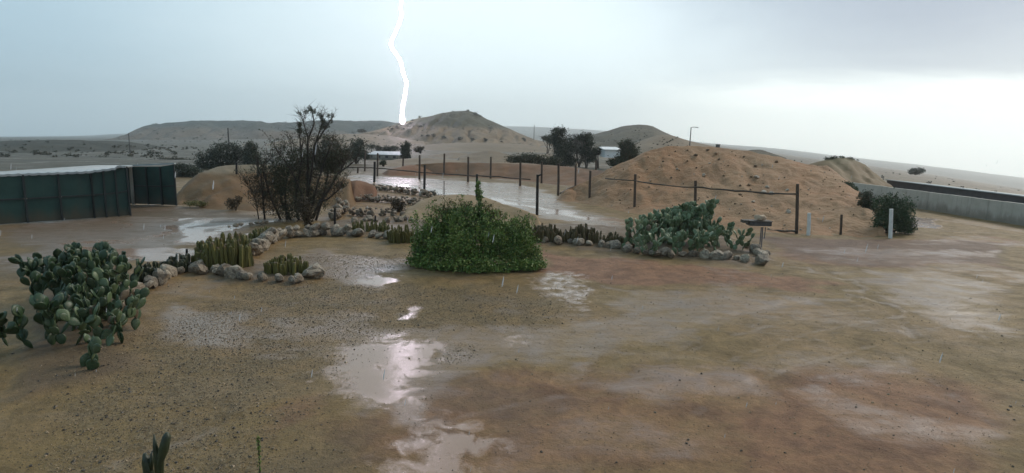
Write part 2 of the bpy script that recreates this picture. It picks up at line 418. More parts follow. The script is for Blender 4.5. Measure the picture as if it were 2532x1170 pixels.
pud = np.maximum(pud, strokes([
    ([(480, 600), (482, 588), (498, 574), (542, 563), (600, 556), (643, 548)], 0.75, 0.95),
    ([(500, 600), (560, 592), (610, 588)], 0.5, 0.8),
    ([(434, 572), (480, 556), (535, 544)], 0.75, 0.85),
    ([(448, 538), (478, 537)], 0.7, 0.8),
    ([(150, 600), (234, 597), (357, 584), (434, 571)], 0.8, 0.6),
    ([(325, 560), (330, 545)], 0.4, 0.7),
    ([(935, 455), (1000, 459), (1060, 468), (1130, 481), (1200, 491), (1300, 506), (1400, 527), (1480, 541), (1560, 552)], 1.25, 1.0),
    ([(1180, 486), (1300, 492), (1390, 497)], 1.2, 0.6),
    ([(960, 440), (1040, 441)], 0.9, 0.5),
    ([(1090, 470), (1200, 470), (1330, 478)], 1.2, 0.55),
]))
# thin films of water on the hard ground
wet = soft([
    ([(360, 770), (430, 740), (620, 770), (640, 850), (520, 880), (400, 860)], 0.75, 0.7),
    ([(620, 790), (900, 760), (960, 830), (740, 900)], 0.6, 0.6),
    ([(700, 640), (800, 615), (1000, 640), (1010, 665), (930, 712), (820, 700)], 0.7, 0.5),
    ([(1080, 800), (1330, 790), (1700, 740), (2000, 720), (2080, 740), (1700, 850), (1400, 920), (1180, 900)], 0.6, 0.6),
    ([(2060, 672), (2330, 665), (2500, 700), (2500, 830), (2230, 790), (2150, 730)], 0.6, 0.9),
    ([(1900, 960), (2050, 950), (2500, 1080), (2500, 1140), (2100, 1060)], 0.55, 0.4),
    ([(960, 1060), (930, 1000), (1010, 960), (1100, 1000), (1060, 1060)], 0.9, 0.4),
    ([(870, 430), (1000, 438), (1300, 455), (1380, 480), (1450, 522), (1560, 545), (1560, 570), (1330, 540), (1200, 512), (1060, 482), (960, 462), (850, 445)], 0.75, 1.2),
    ([(0, 545), (330, 535), (640, 530), (660, 555), (480, 620), (150, 680), (0, 680)], 0.6, 1.0),
    ([(250, 1140), (430, 1075), (560, 1025), (600, 1045), (480, 1085), (300, 1165)], 0.6, 0.3),
    ([(1900, 612), (2150, 608), (2500, 620), (2500, 640), (2100, 632)], 0.6, 0.5),
    ([(1330, 940), (1600, 900), (1900, 900), (1950, 1000), (1600, 1010)], 0.6, 0.6),
    ([(720, 900), (860, 810), (1180, 800), (1340, 860), (1180, 960), (1080, 1040), (820, 1040)], 0.62, 0.5),
    ([(1380, 1000), (1700, 1020), (1800, 1130), (1300, 1140)], 0.5, 0.5),
    ([(1500, 700), (1900, 740), (1800, 800), (1480, 790)], 0.6, 0.6),
], 0.4)
wet = np.maximum(wet, strokes([
    ([(1380, 935), (1500, 880), (1650, 815), (1800, 777), (1950, 747), (2110, 725)], 0.3, 0.5),
    ([(1450, 945), (1600, 885), (1750, 825), (1900, 790), (2110, 750)], 0.3, 0.4),
    ([(2110, 725), (2190, 760), (2230, 800)], 0.3, 0.5),
    ([(1910, 645), (2010, 655), (2070, 680), (2120, 715)], 0.3, 0.5),
]))
# red clayey soil
red = soft([
    ([(1340, 622), (1550, 640), (1800, 662), (2060, 695), (2060, 718), (1800, 705), (1500, 695), (1350, 672)], 0.85, 0.5),
    ([(1750, 1000), (2000, 900), (2500, 930), (2500, 1230), (1700, 1230)], 0.75, 0.8),
    ([(760, 1060), (1000, 940), (1300, 900), (1900, 900), (2100, 1000), (1800, 1200), (900, 1230)], 0.62, 0.9),
    ([(1900, 585), (2500, 590), (2500, 665), (2060, 655), (1900, 630)], 0.75, 0.6),
    ([(640, 1000), (760, 960), (800, 1040), (680, 1100)], 0.6, 0.4),
    ([(820, 470), (900, 440), (1080, 480), (1020, 540), (840, 540)], 0.45, 0.8),
], 0.4)
# loose gravel
grav = soft([
    ([(240, 860), (700, 690), (1000, 700), (1380, 720), (1330, 790), (1000, 820), (700, 960), (760, 1230), (0, 1230)], 1.0, 0.7),
    ([(660, 620), (1000, 590), (1000, 660), (800, 700)], 0.6, 0.5),
    ([(1080, 870), (1160, 868), (1180, 890), (1100, 905)], 1.0, 0.2),
], 0.5)
# dark bare hardstand beside the shed, dark road on the right
dark = soft([
    ([(0, 520), (440, 506), (640, 525), (660, 552), (480, 612), (0, 690)], 0.85, 1.0),
    ([(1880, 585), (2500, 596), (2500, 660), (2060, 650), (1920, 625)], 0.7, 0.6),
    ([(900, 1030), (960, 1040), (900, 1150), (700, 1230), (560, 1230)], 0.4, 0.4),
    ([(1040, 950), (1180, 930), (1420, 1000), (1300, 1060), (1180, 1035), (1060, 1000)], 0.45, 0.4),
], 0.5)
bed_polys = [
    [(300, 740), (350, 690), (460, 655), (480, 620), (620, 575), (700, 560), (720, 575), (640, 640), (610, 650), (780, 680), (740, 705), (560, 685), (470, 670), (350, 725)],
    [(690, 580), (830, 540), (1000, 535), (1300, 560), (1500, 560), (1600, 560), (1800, 585), (1890, 640), (1860, 655), (1560, 630), (1400, 610), (1000, 595), (850, 580)],
    [(60, 760), (230, 640), (330, 640), (340, 740), (280, 940), (60, 1000)],
]
bed = soft([(p, 1.0, 0.25) for p in bed_polys], 0.3)

def full(a):
    o = np.zeros(R.shape); o[near] = a; return o
pudF, wetF, redF, gravF, darkF, bedF = map(full, (pud, wet, red, grav, dark, bed))
def vnoise(x, y, s, seed=0.0):
    return np.array([mnoise.noise((a * s + seed, b * s - seed, seed)) for a, b in zip(x.ravel(), y.ravel())]).reshape(x.shape)
nearz = (R > 3) & (R < 75) & (np.abs(A) < math.radians(52))
ux, uy = gx[nearz], gy[nearz]
und = vnoise(ux, uy, 0.45, 3.1) * 0.035 + vnoise(ux, uy, 1.7, 7.7) * 0.012
gz[nearz] += (und - 0.02) * (1 - pudF[nearz]) * sstep(75, 50, R[nearz]) - 0.02 * pudF[nearz]
X1, Y1 = X0 + (X1 - X0) * .12, Y0 + (Y1 - Y0) * .12
ruts = strokes([(q, .2, 1) for q in (
    [(1380, 945), (1500, 890), (1650, 822), (1800, 782), (1950, 752), (2110, 729)], [(1440, 975), (1600, 905), (1750, 845), (1900, 806), (2050, 775), (2200, 760)],
    [(1560, 1010), (1700, 935), (1850, 868), (2000, 822), (2200, 785), (2450, 768)], [(1640, 1060), (1800, 975), (1960, 905), (2150, 855), (2400, 825)],
    [(1900, 640), (2010, 655), (2080, 685), (2180, 750), (2260, 830)], [(900, 1120), (1200, 1010), (1500, 950), (1750, 930)], [(480, 600), (600, 560), (700, 545)], [(300, 1130), (560, 1035), (800, 975)])])
rutF = full(ruts); gz -= 0.022 * rutF * (1 - pudF)
gz += bedF * 0.07
farm = R >= 75
gz[farm] += np.where(R[farm] < 400, 1, 0.0) * 0
NA, NR = R.shape
idx = np.arange(NA * NR).reshape(NA, NR)
Q = np.stack([idx[:-1, :-1], idx[:-1, 1:], idx[1:, 1:], idx[1:, :-1]], -1).reshape(-1, 4)[:, ::-1]
m, T, p = new_mat('ground_soil')
g = T.new('ShaderNodeNewGeometry'); pos = g.outputs['Position']
def attr(n):
    a = T.new('ShaderNodeAttribute', attribute_name=n); return a.outputs['Fac']
nb = T.noise(pos, 0.22, 5, 0.6, 0.3); nm = T.noise(pos, 1.3, 6, 0.62, 0.4); nf = T.noise(pos, 11, 6, 0.7); ng = T.noise(pos, 34, 4, 0.7)
nst = T.noise(T.scalev(pos, (0.55, 2.6, 1.0)), 1.0, 6, 0.62, 0.8)          # streaks of sheet-wash running across the slope
vor = T.new('ShaderNodeTexVoronoi'); vor.inputs['Scale'].default_value = 26; T.l.new(pos, vor.inputs['Vector'])
def edge_mask(a, lo=0.42, hi=0.6, w=0.55):
    f = T.math('ADD', a, T.math('MULTIPLY', T.math('SUBTRACT', T.math('ADD', T.math('MULTIPLY', nm, 0.6), T.math('MULTIPLY', nst, 0.4)), 0.5), w * 2))
    return T.math('MULTIPLY', T.step(f, lo, hi), T.step(a, 0.02, 0.15))
aP, aW, aR, aG, aD, aB = (attr(n) for n in ('puddle', 'wet', 'red', 'gravel', 'dark', 'bed'))
nmf = T.noise(pos, 3.4, 5, 0.65, 0.6)
aP2 = T.math('ADD', aP, T.math('MULTIPLY', T.math('SUBTRACT', nmf, 0.5), T.math('MULTIPLY', T.step(aP, 0.05, 0.3), 1.5)))
mP = edge_mask(aP2, 0.34, 0.8, 0.6)
aW2 = T.math('MAXIMUM', T.math('MAXIMUM', T.math('MULTIPLY', aW, 1.15), T.math('MULTIPLY', attr('rut'), T.lin(nb, .4, .6, 0.3, 0.62))), T.math('MULTIPLY', T.step(nb, 0.40, 0.62), 0.55))
mW = T.math('MULTIPLY', edge_mask(aW2, 0.35, 0.95, 0.8), 1.0)
mR = edge_mask(aR, 0.25, 0.85, 0.5)
col = T.mix(T.step(nb, 0.35, 0.65), (0.205, 0.138, 0.054, 1), (0.235, 0.15, 0.068, 1))
col = T.mix(T.math('MULTIPLY', T.step(nm, 0.4, 0.7), 0.85), col, (0.125, 0.085, 0.036, 1))
col = T.mix(T.math('MULTIPLY', T.step(T.noise(T.scalev(pos, (0.3, 1.1, 1.0)), 1.0, 6, 0.65, 1.0), 0.48, 0.68), 0.5), col, (0.24, 0.175, 0.105, 1))
col = T.mix(T.math('MULTIPLY', mR, 0.85), col, T.mix(T.step(nm, 0.4, 0.65), (0.255, 0.125, 0.068, 1), (0.17, 0.086, 0.052, 1)))
mo = T.lin(T.math('ADD', T.math('MULTIPLY', nmf, .6), T.math('MULTIPLY', nf, .4)), .32, .68, .66, 1.3)
moc = T.new('ShaderNodeCombineXYZ')
for i in range(3): T.l.new(mo, moc.inputs[i])
col = T.mix(1.0, col, moc.outputs[0], 'MULTIPLY')
# gravel: light and dark stones in tan fines
gm = T.math('MULTIPLY', aG, T.step(nm, 0.25, 0.6))
gcol = T.mix(vor.outputs['Color'], (0.075, 0.058, 0.035, 1), (0.27, 0.21, 0.125, 1))
col = T.mix(T.math('MULTIPLY', gm, T.math('MULTIPLY', T.step(nf, 0.35, 0.6), 0.75)), col, gcol)
col = T.mix(T.math('MULTIPLY', T.step(ng, 0.58, 0.68), T.lin(aG, 0, 1, 0.35, 0.9)), col, (0.05, 0.038, 0.026, 1))
col = T.mix(T.math('MULTIPLY', aB, 0.7), col, T.mix(T.step(nf, 0.4, 0.65), (0.13, 0.092, 0.06, 1), (0.085, 0.06, 0.04, 1)))
col = T.mix(T.math('MULTIPLY', aD, 0.75), col, T.mix(T.step(nm, 0.35, 0.65), (0.072, 0.064, 0.056, 1), (0.095, 0.082, 0.07, 1)))
# far plain: pale sandy flats with scrub-covered patches
spz = T.new('ShaderNodeVectorMath', operation='LENGTH'); T.l.new(pos, spz.inputs[0]); dist = spz.outputs['Value']
nfar = T.noise(pos, 0.05, 6, 0.65)
fcol = T.mix(T.step(nfar, 0.38, 0.62), (0.135, 0.10, 0.056, 1), (0.085, 0.07, 0.04, 1))
fcol = T.mix(T.step(T.noise(pos, 0.25, 5, 0.7), 0.56, 0.66), fcol, (0.10, 0.09, 0.055, 1))
sxy = T.new('ShaderNodeSeparateXYZ'); T.l.new(pos, sxy.inputs[0])
lf = T.math('ADD', T.math('DIVIDE', T.math('MULTIPLY', sxy.outputs[0], -1.0), T.math('MAXIMUM', sxy.outputs[1], 1.0)), T.math('MULTIPLY', T.math('SUBTRACT', nfar, .5), .5))
fcol = T.mix(T.math('MULTIPLY', T.step(lf, .18, .42), .8), fcol, T.mix(T.step(T.noise(pos, .12, 6, .7), .4, .6), (0.05, 0.048, 0.031, 1), (0.088, 0.072, 0.047, 1)))
col = T.mix(T.step(dist, 42, 75), col, fcol)
col = T.mix(T.math('MULTIPLY', mW, 0.6), col, (0.235, 0.165, 0.122, 1))  # muddy film tone, lightened so part of the wet sheen sits in the colour
col = T.mix(T.math('MULTIPLY', mP, 0.8), col, (0.31, 0.205, 0.145, 1))
T.put(p.inputs['Base Color'], col)
ro = T.lin(nm, 0.3, 0.7, 0.5, 0.68)
mm = T.new('ShaderNodeMix', data_type='FLOAT'); T.put(mm.inputs[0], mW); T.put(mm.inputs[2], ro); mm.inputs[3].default_value = 0.27
mm2 = T.new('ShaderNodeMix', data_type='FLOAT'); T.put(mm2.inputs[0], mP); T.put(mm2.inputs[2], mm.outputs[0]); mm2.inputs[3].default_value = 0.14
T.put(p.inputs['Roughness'], mm2.outputs[0])
T.put(p.inputs['Specular IOR Level'], T.lin(T.math('MAXIMUM', mW, mP), 0, 1, 0.16, 0.5))
hsum = T.math('ADD', T.math('MULTIPLY', nm, 1.2), T.math('ADD', T.math('MULTIPLY', nf, 0.55), T.math('MULTIPLY', ng, 0.35)))
bu = T.new('ShaderNodeBump'); bu.inputs['Distance'].default_value = 0.05
flat = T.math('MULTIPLY', T.math('SUBTRACT', 1.0, T.math('MULTIPLY', mW, 0.65)), T.math('SUBTRACT', 1.0, T.math('MULTIPLY', mP, 0.93)))
T.put(bu.inputs['Strength'], T.math('MULTIPLY', flat, 1.0)); T.l.new(hsum, bu.inputs['Height'])
T.l.new(bu.outputs[0], p.inputs['Normal'])
ground = quads_obj('ground', np.stack([gx, gy, gz], -1).reshape(-1, 3), Q, m, None, True, 'structure')
for nme, a in (('rut', rutF), ('puddle', pudF), ('wet', wetF), ('red', redF), ('gravel', gravF), ('dark', darkF), ('bed', bedF)):
    at_ = ground.data.attributes.new(nme, 'FLOAT', 'POINT'); at_.data.foreach_set('value', a.astype(np.float32).ravel())

def grains():
    w = (gravF * 1.0 + 0.06 * (R < 22) * (np.abs(A) < math.radians(46))) * (1 - 0.85 * np.clip(pudF * 1.5, 0, 1)) * (R > 5.5) * (R < 20) * R * R
    w = w.ravel() / w.sum(); k = rng.choice(len(w), 50000, p=w)
    jx = rng.normal(size=(len(k), 2)) * .06; C = np.stack([gx.ravel()[k] + jx[:, 0], gy.ravel()[k] + jx[:, 1], gz.ravel()[k] + .002], -1)
    sz = rng.uniform(.004, .011, (len(k), 1)) * (1 + 1.3 * (rng.random((len(k), 1)) > .95)); base = np.array([(1, 0, 0), (0, 1, 0), (-1, 0, 0), (0, -1, 0)], float)
    top = np.array([(.5, .3, .7), (-.3, .5, .75), (-.5, -.3, .6), (.3, -.5, .7)])
    V = np.empty((len(k), 8, 3)); an = rng.random(len(k)) * 6.28; ca, sa = np.cos(an), np.sin(an)
    for i, b in enumerate(np.concatenate([base, top])):
        j = b * rng.uniform(.7, 1.3, (len(k), 3)); V[:, i, 0] = (j[:, 0] * ca - j[:, 1] * sa); V[:, i, 1] = (j[:, 0] * sa + j[:, 1] * ca); V[:, i, 2] = j[:, 2]
    V = V * sz[:, None, :] + C[:, None, :]
    q = np.array([(0, 1, 5, 4), (1, 2, 6, 5), (2, 3, 7, 6), (3, 0, 4, 7), (4, 5, 6, 7)])
    m, T, p = new_mat('gravel_grains'); g = T.new('ShaderNodeNewGeometry'); r = g.outputs['Random Per Island']
    c = T.mix(T.step(r, .3, .75), (0.05, 0.037, 0.024, 1), (0.26, 0.185, 0.10, 1)); T.put(p.inputs['Base Color'], c); p.inputs['Roughness'].default_value = .45
    quads_obj('gravel', V.reshape(-1, 3), (q[None] + 8 * np.arange(len(k))[:, None, None]).reshape(-1, 4), m, None, False, 'stuff')
grains()

# ------------------------------------------------------------------ banks, heaps and hills
def resample(pts, n):
    P = np.array([tuple(p) for p in pts]); s = np.concatenate([[0], np.cumsum(np.linalg.norm(np.diff(P[:, :2], axis=0), axis=1))])
    t = np.linspace(0, s[-1], n); return np.stack([np.interp(t, s, P[:, k]) for k in range(3)], -1)
def ridge(name, crest, foot, back, mat, ncol=120, nrow=26, amp=0.1, freq=0.6, gully=0.0, gfreq=1.0, ease=0.5, seed=0.0, backz=None):
    """a bank: from its foot line up to its crest and down again behind; all three are lines in the world"""
    C, Fo = resample(crest, ncol), resample(foot, ncol)
    k = np.ones(9) / 9
    Cs = C.copy(); Cs[:, 2] = np.convolve(np.pad(C[:, 2], 4, 'reflect', reflect_type='odd'), k, 'valid'); C[:, 2] = 0.35 * C[:, 2] + 0.65 * Cs[:, 2]
    d = C[:, :2] - Fo[:, :2]; dn = d / (np.linalg.norm(d, axis=1, keepdims=True) + 1e-6)
    hh = np.clip((C[:, 2] - Fo[:, 2]) / max(0.3 * (C[:, 2] - Fo[:, 2]).max(), 1e-3), 0.02, 1)[:, None]
    Bk = C.copy(); Bk[:, :2] += dn * back * hh
    Bk[:, 2] = zg(Bk[:, 0], Bk[:, 1]) - 0.3
    rows = []
    for v in np.linspace(0, 1, nrow):
        pr = (1 - ease) * v + ease * (v * v * (3 - 2 * v)); pr = pr if v < 0.8 else pr
        q = Fo + (C - Fo) * v; q[:, 2] = Fo[:, 2] - 0.06 + (C[:, 2] - Fo[:, 2] + 0.06) * pr; rows.append((v, q))
    for v in np.linspace(0, 1, nrow // 2)[1:]:
        pr = v * v * (3 - 2 * v); q = C + (Bk - C) * v; q[:, 2] = C[:, 2] + (Bk[:, 2] - C[:, 2]) * pr; rows.append((1 - v * 0.999, q))
    V = []
    for v, q in rows:
        env = min(1.0, 6 * v) * (1.0 if v < 0.9 else 0.6)
        for ic, (x, y, z) in enumerate(q):
            te = min(1.0, min(ic, ncol - 1 - ic) / (0.03 * ncol)); te = te * te * (3 - 2 * te); zb = Fo[ic, 2] - 0.06
            n = mnoise.noise((x * freq + seed, y * freq, seed)) + 0.5 * mnoise.noise((x * freq * 2.3, y * freq * 2.3 + seed, 4)) + 0.25 * mnoise.noise((x * freq * 5.1, y * freq * 5.1 + seed, 8))
            dz = amp * n * env
            if gully:
                gn = abs(mnoise.noise((x * gfreq + 0.3 * mnoise.noise((x * gfreq, y * gfreq, 2)), seed + 5, y * gfreq * 0.25)))
                dz -= gully * (1 - min(1, gn * 2.6)) * max(0.0, 4 * v * (1 - v))
            V.append((x, y, zb + (z + dz - zb) * te))
    nr = len(rows); Qd = [(r * ncol + c, r * ncol + c + 1, (r + 1) * ncol + c + 1, (r + 1) * ncol + c) for r in range(nr - 1) for c in range(ncol - 1)]
    return quads_obj(name, V, Qd, mat, None, True, 'structure')
def crest_px(L): return [at(*q) for q in L]
def foot_px(L): return [G(*q) for q in L]
def foot_d(L):
    out = []
    for px, y in L:
        d = ray(px, 340); x = d.x / d.y * y; out.append(Vector((x, y, zgf(x, y) - 0.2)))
    return out

# far lands
ridge('distant_plain', crest_px([(-400, 345, 2600), (0, 338, 2600), (234, 336, 2700), (270, 331, 2700), (320, 329, 2700), (500, 330, 2800), (900, 316, 3000), (1260, 312, 3000), (1330, 313, 3000), (1420, 319, 3000), (1500, 323, 3000), (1640, 340, 3000), (1740, 354, 3000), (1880, 363, 3000), (1960, 371, 3000), (2060, 384, 3000), (2160, 395, 3000), (2298, 410, 2900), (2532, 440, 2700), (2900, 480, 2400)]),
      foot_d([(-400, 1100), (300, 1200), (1266, 1300), (1900, 1250), (2532, 1150), (2900, 1000)]), 500, M['hill_far'], 160, 12, 2.0, 0.01, ease=0.2, seed=3)
ridge('mesa_hill', crest_px([(-260, 352, 620), (0, 358, 640), (150, 352, 660), (234, 350, 680), (270, 347, 690), (300, 338, 695), (330, 325, 700), (360, 312, 700), (380, 306, 700), (440, 302, 700), (500, 298, 700), (540, 300, 700), (600, 297, 700), (640, 300, 700), (665, 305, 700), (690, 302, 710), (740, 299, 720), (830, 298, 740), (940, 299, 760), (1020, 305, 780), (1120, 325, 800)]),
      foot_d([(-260, 420), (234, 440), (420, 460), (620, 470), (800, 520), (960, 560), (1120, 600)]), 160, M['hill_mesa'], 420, 50, 2.4, 0.03, 9.0, 0.03, 0.75, seed=9)
ridge('scrub_rise', crest_px([(-350, 362, 175), (-100, 352, 178), (100, 347, 180), (234, 347, 182), (290, 349, 184), (360, 357, 186), (460, 367, 188), (560, 378, 190), (640, 388, 190)]),
      foot_d([(-350, 105), (234, 110), (420, 115), (640, 125)]), 60, M['hill_left'], 130, 24, 0.6, 0.07, 0.9, 0.09, 0.5, seed=27)
ridge('stony_rise', crest_px([(600, 372, 230), (680, 352, 235), (760, 338, 240), (830, 332, 245), (880, 330, 250), (960, 336, 250), (1060, 352, 250)]),
      foot_d([(600, 165), (760, 170), (900, 175), (1060, 180)]), 60, M['spoil'], 110, 20, 0.5, 0.08, 0.8, 0.08, 0.5, seed=21)
ridge('cone_hill', crest_px([(800, 352, 330), (850, 340, 330), (900, 329, 330), (930, 322, 330), (960, 313, 330), (1000, 304, 330), (1035, 291, 330), (1060, 288, 330), (1100, 279, 330), (1130, 275, 330), (1160, 274, 330), (1180, 281, 330), (1200, 292, 330), (1240, 310, 330), (1290, 332, 330), (1320, 344, 330), (1380, 360, 330)]),
      foot_d([(840, 235), (950, 222), (1100, 215), (1220, 215), (1330, 235)]), 90, M['hill_cone'], 320, 56, 0.7, 0.07, 2.2, 0.16, 0.9, seed=5)
ridge('far_hill', crest_px([(1380, 358, 300), (1430, 343, 300), (1460, 335, 300), (1500, 325, 300), (1540, 312, 300), (1575, 308, 300), (1610, 311, 300), (1640, 325, 300), (1660, 335, 300), (1690, 345, 300), (1740, 357, 300), (1790, 369, 300), (1850, 384, 300)]),
      foot_d([(1400, 190), (1500, 175), (1600, 165), (1720, 175), (1850, 190)]), 80, M['hill_right'], 150, 34, 0.6, 0.07, 1.2, 0.09, 0.8, seed=15)
ridge('hill_spur', crest_px([(1480, 392, 150), (1540, 365, 152), (1590, 345, 155), (1630, 333, 158), (1660, 334, 160), (1700, 347, 160), (1760, 362, 160), (1830, 372, 160), (1900, 388, 160)]),
      foot_d([(1500, 100), (1600, 95), (1750, 95), (1900, 105)]), 40, M['spoil'], 110, 22, 0.35, 0.12, 0.5, 0.12, 0.6, seed=33)
# spoil heaps on the flats behind the paddock
for i, (cr, ft) in enumerate([
    ([(1130, 392, 100), (1170, 378, 104), (1210, 371, 106), (1250, 380, 105), (1290, 394, 102)], [(1130, 92), (1210, 90), (1290, 92)]),
    ([(1040, 392, 115), (1080, 381, 118), (1120, 376, 120), (1170, 382, 118), (1200, 391, 116)], [(1040, 106), (1120, 104), (1200, 106)]),
    ([(930, 402, 78), (990, 394, 82), (1060, 391, 84), (1120, 396, 82), (1160, 405, 78)], [(930, 70), (1050, 68), (1160, 70)]),
    ([(1000, 366, 190), (1080, 355, 195), (1180, 352, 195), (1290, 357, 195), (1380, 369, 190)], [(1000, 160), (1180, 155), (1380, 160)]),
    ([(1270, 400, 92), (1310, 384, 96), (1350, 381, 98), (1400, 386, 96), (1430, 398, 92)], [(1270, 84), (1350, 82), (1430, 84)]),
    ([(150, 410, 140), (200, 385, 142), (234, 375, 145), (256, 380, 145), (290, 398, 142), (320, 410, 140)], [(150, 128), (234, 126), (320, 128)]),
    ([(300, 405, 170), (360, 392, 175), (430, 386, 178), (500, 384, 178), (560, 395, 172)], [(300, 150), (430, 148), (560, 150)]),
    ([(1820, 385, 120), (1850, 371, 122), (1880, 369, 124), (1910, 380, 122), (1950, 392, 120)], [(1820, 105), (1880, 103), (1950, 105)]),
]):
    ridge('spoil_heap', crest_px(cr), foot_d(ft), 14, M['spoil'] if i not in (5, 7) else M['hill_right'], 60, 14, 0.25, 0.25, seed=40 + i, ease=0.6)
# red bank closing the paddock
ridge('red_bank', crest_px([(940, 424, 60), (990, 412, 61), (1040, 406, 62), (1100, 402, 62), (1170, 402, 62), (1250, 402, 62), (1300, 404, 62), (1400, 412, 60), (1470, 420, 58), (1520, 428, 55), (1600, 440, 52)]),
      foot_px([(940, 425), (1040, 431), (1100, 435), (1180, 440), (1250, 444), (1330, 452), (1420, 464), (1480, 470), (1560, 480)]), 5, M['berm'], 160, 20, 0.12, 0.5, 0.12, 0.7, 0.4, seed=51)
# left mound
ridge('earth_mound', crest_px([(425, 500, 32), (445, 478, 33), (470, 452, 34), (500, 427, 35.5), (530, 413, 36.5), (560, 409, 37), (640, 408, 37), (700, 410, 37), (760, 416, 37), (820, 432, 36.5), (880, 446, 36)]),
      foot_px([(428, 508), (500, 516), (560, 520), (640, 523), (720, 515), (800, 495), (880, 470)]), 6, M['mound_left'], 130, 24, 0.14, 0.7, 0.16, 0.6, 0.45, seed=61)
ridge('red_bank', crest_px([(830, 470, 36), (850, 452, 36), (880, 446, 36), (905, 450, 36.5), (930, 462, 36.5)]),
      foot_px([(825, 478), (860, 478), (900, 476), (935, 470)]), 2.0, M['red_bank'], 40, 10, 0.06, 0.9, seed=66)
# sandy heap behind the centre bush
ridge('sand_heap', crest_px([(985, 545, 28), (1010, 515, 29.5), (1040, 495, 30.5), (1075, 484, 31), (1120, 480, 31), (1170, 482, 31), (1220, 494, 30), (1280, 515, 28.5), (1340, 540, 27.5)]),
      foot_px([(985, 550), (1060, 556), (1150, 560), (1250, 560), (1340, 556)]), 2.5, M['sand_heap'], 90, 16, 0.09, 0.8, seed=71)
# big mound on the right and its eroded end
big = ridge('earth_mound', crest_px([(1370, 486, 39), (1420, 462, 40), (1470, 437, 40.5), (1520, 411, 41), (1570, 388, 41), (1610, 370, 41), (1650, 362, 41), (1700, 360, 41), (1770, 363, 41), (1830, 370, 40.5), (1900, 384, 40), (1950, 394, 39.5), (1990, 405, 39), (2040, 412, 38.5), (2075, 440, 37), (2115, 484, 33.5), (2150, 526, 29.8), (2180, 560, 27.4), (2198, 579, 26.4)]),
      foot_px([(1375, 488), (1420, 500), (1480, 512), (1570, 528), (1640, 540), (1760, 556), (1900, 576), (2000, 581), (2080, 585), (2150, 588), (2205, 588)]), 7, M['mound_big'], 420, 70, 0.19, 0.75, 0.12, 0.6, 0.25, seed=81)
ridge('earth_mound', crest_px([(1960, 425, 60), (2000, 405, 60), (2040, 393, 60), (2075, 390, 60), (2110, 393, 60), (2140, 408, 60), (2170, 432, 58), (2190, 450, 57), (2215, 468, 56)]),
      foot_px([(1960, 470), (2060, 475), (2130, 472), (2215, 474)]), 6, M['mound_far_right'], 90, 22, 0.3, 0.4, 0.3, 0.5, 0.5, seed=91)

# ------------------------------------------------------------------ stones
STONES = []
for k in range(10):
    bm = bmesh.new(); bmesh.ops.create_icosphere(bm, subdivisions=2, radius=1.0)
    sd_ = rng.uniform(0, 50)
    cuts = [Vector(rng.normal(size=3)).normalized() for _ in range(7)]
    for v in bm.verts:
        c = v.co.copy()
        for n in cuts:
            h = c.dot(n)
            if h > 0.68: c -= n * (h - 0.68) * 0.85
        c *= 1 + 0.22 * mnoise.noise(c * 1.4 + Vector((sd_, 0, 0))) + 0.08 * mnoise.noise(c * 3.5 + Vector((0, sd_, 0)))
        v.co = c
    me = bpy.data.meshes.new('stone'); bm.to_mesh(me); bm.free(); me.materials.append(M['stone']); STONES.append(me)
STONES_B = []
for me in STONES[:6]:
    m2 = me.copy(); m2.materials.clear(); m2.materials.append(M['stone_brown']); STONES_B.append(m2)
def place_stone(parent, P, s, meshes=STONES, name='stone', squash=0.8):
    o = bpy.data.objects.new(name, random.choice(meshes)); COL.objects.link(o)
    o.parent = parent
    o.location = Vector(P) - Vector(parent.location)
    o.rotation_euler = (random.uniform(-.5, .5), random.uniform(-.5, .5), random.uniform(0, 6.3))
    o.scale = (s * random.uniform(0.85, 1.3), s * random.uniform(0.8, 1.1), s * squash * random.uniform(0.8, 1.2))
    return o
def along(pts, step):
    out = []; P = [Vector(p) for p in pts]
    acc = 0.0
    for a, b in zip(P[:-1], P[1:]):
        L = (b - a).length; t = acc
        while t < L: out.append(a + (b - a) * (t / L)); t += step * random.uniform(0.8, 1.25)
        acc = t - L
    return out
def rock_line(name, label, cat, pxs, size, step, group, meshes=STONES, layers=1, jitter=0.12):
    pts = [G(*q) for q in pxs]
    t = thing(name, label, cat, pts[len(pts) // 2], group)
    for lay in range(layers):
        for P in along(pts, step):
            s = size * 1.12 * random.uniform(0.6, 1.25) * (1 - 0.2 * lay)
            place_stone(t, P + Vector((random.uniform(-jitter, jitter), random.uniform(-jitter, jitter) + lay * size * 0.35, 0.07 + s * 0.30 + lay * size * 0.95)), s, meshes)
    return t
GB = 'rock borders edging the cactus beds'
rock_line('rock_border', 'pale rock border curving beside the big prickly pear on the far left', 'rock border', [(285, 765), (320, 735), (345, 725), (372, 715), (400, 695), (430, 680), (455, 668)], 0.20, 0.31, GB)
rock_line('rock_border', 'pale rock border running out along the front of the finger-shaped cactus bed', 'rock border', [(480, 672), (520, 676), (560, 680), (600, 690), (650, 697), (700, 700), (745, 699), (775, 686), (788, 676)], 0.20, 0.33, GB)
rock_line('rock_border', 'heap of pale rocks in the inner corner between the large cactus clumps', 'rock border', [(606, 642), (625, 630), (645, 618), (662, 604), (674, 598)], 0.22, 0.30, GB, layers=2)
rock_line('rock_border', 'pale stacked rock border below the straggly dark tree', 'rock border', [(676, 594), (700, 588), (730, 585), (760, 584), (800, 582), (840, 581), (865, 583)], 0.22, 0.36, GB, layers=2)
rock_line('rock_border', 'flat block border in front of the row of green cactus left of the centre bush', 'rock border', [(868, 583), (900, 585), (940, 588), (975, 592), (1010, 596)], 0.20, 0.36, GB)
rock_line('rock_border', 'low brown rock border between the centre bush and the right prickly pear', 'rock border', [(1300, 596), (1340, 600), (1400, 604), (1450, 608), (1500, 612), (1545, 620)], 0.20, 0.42, GB, STONES + STONES_B)
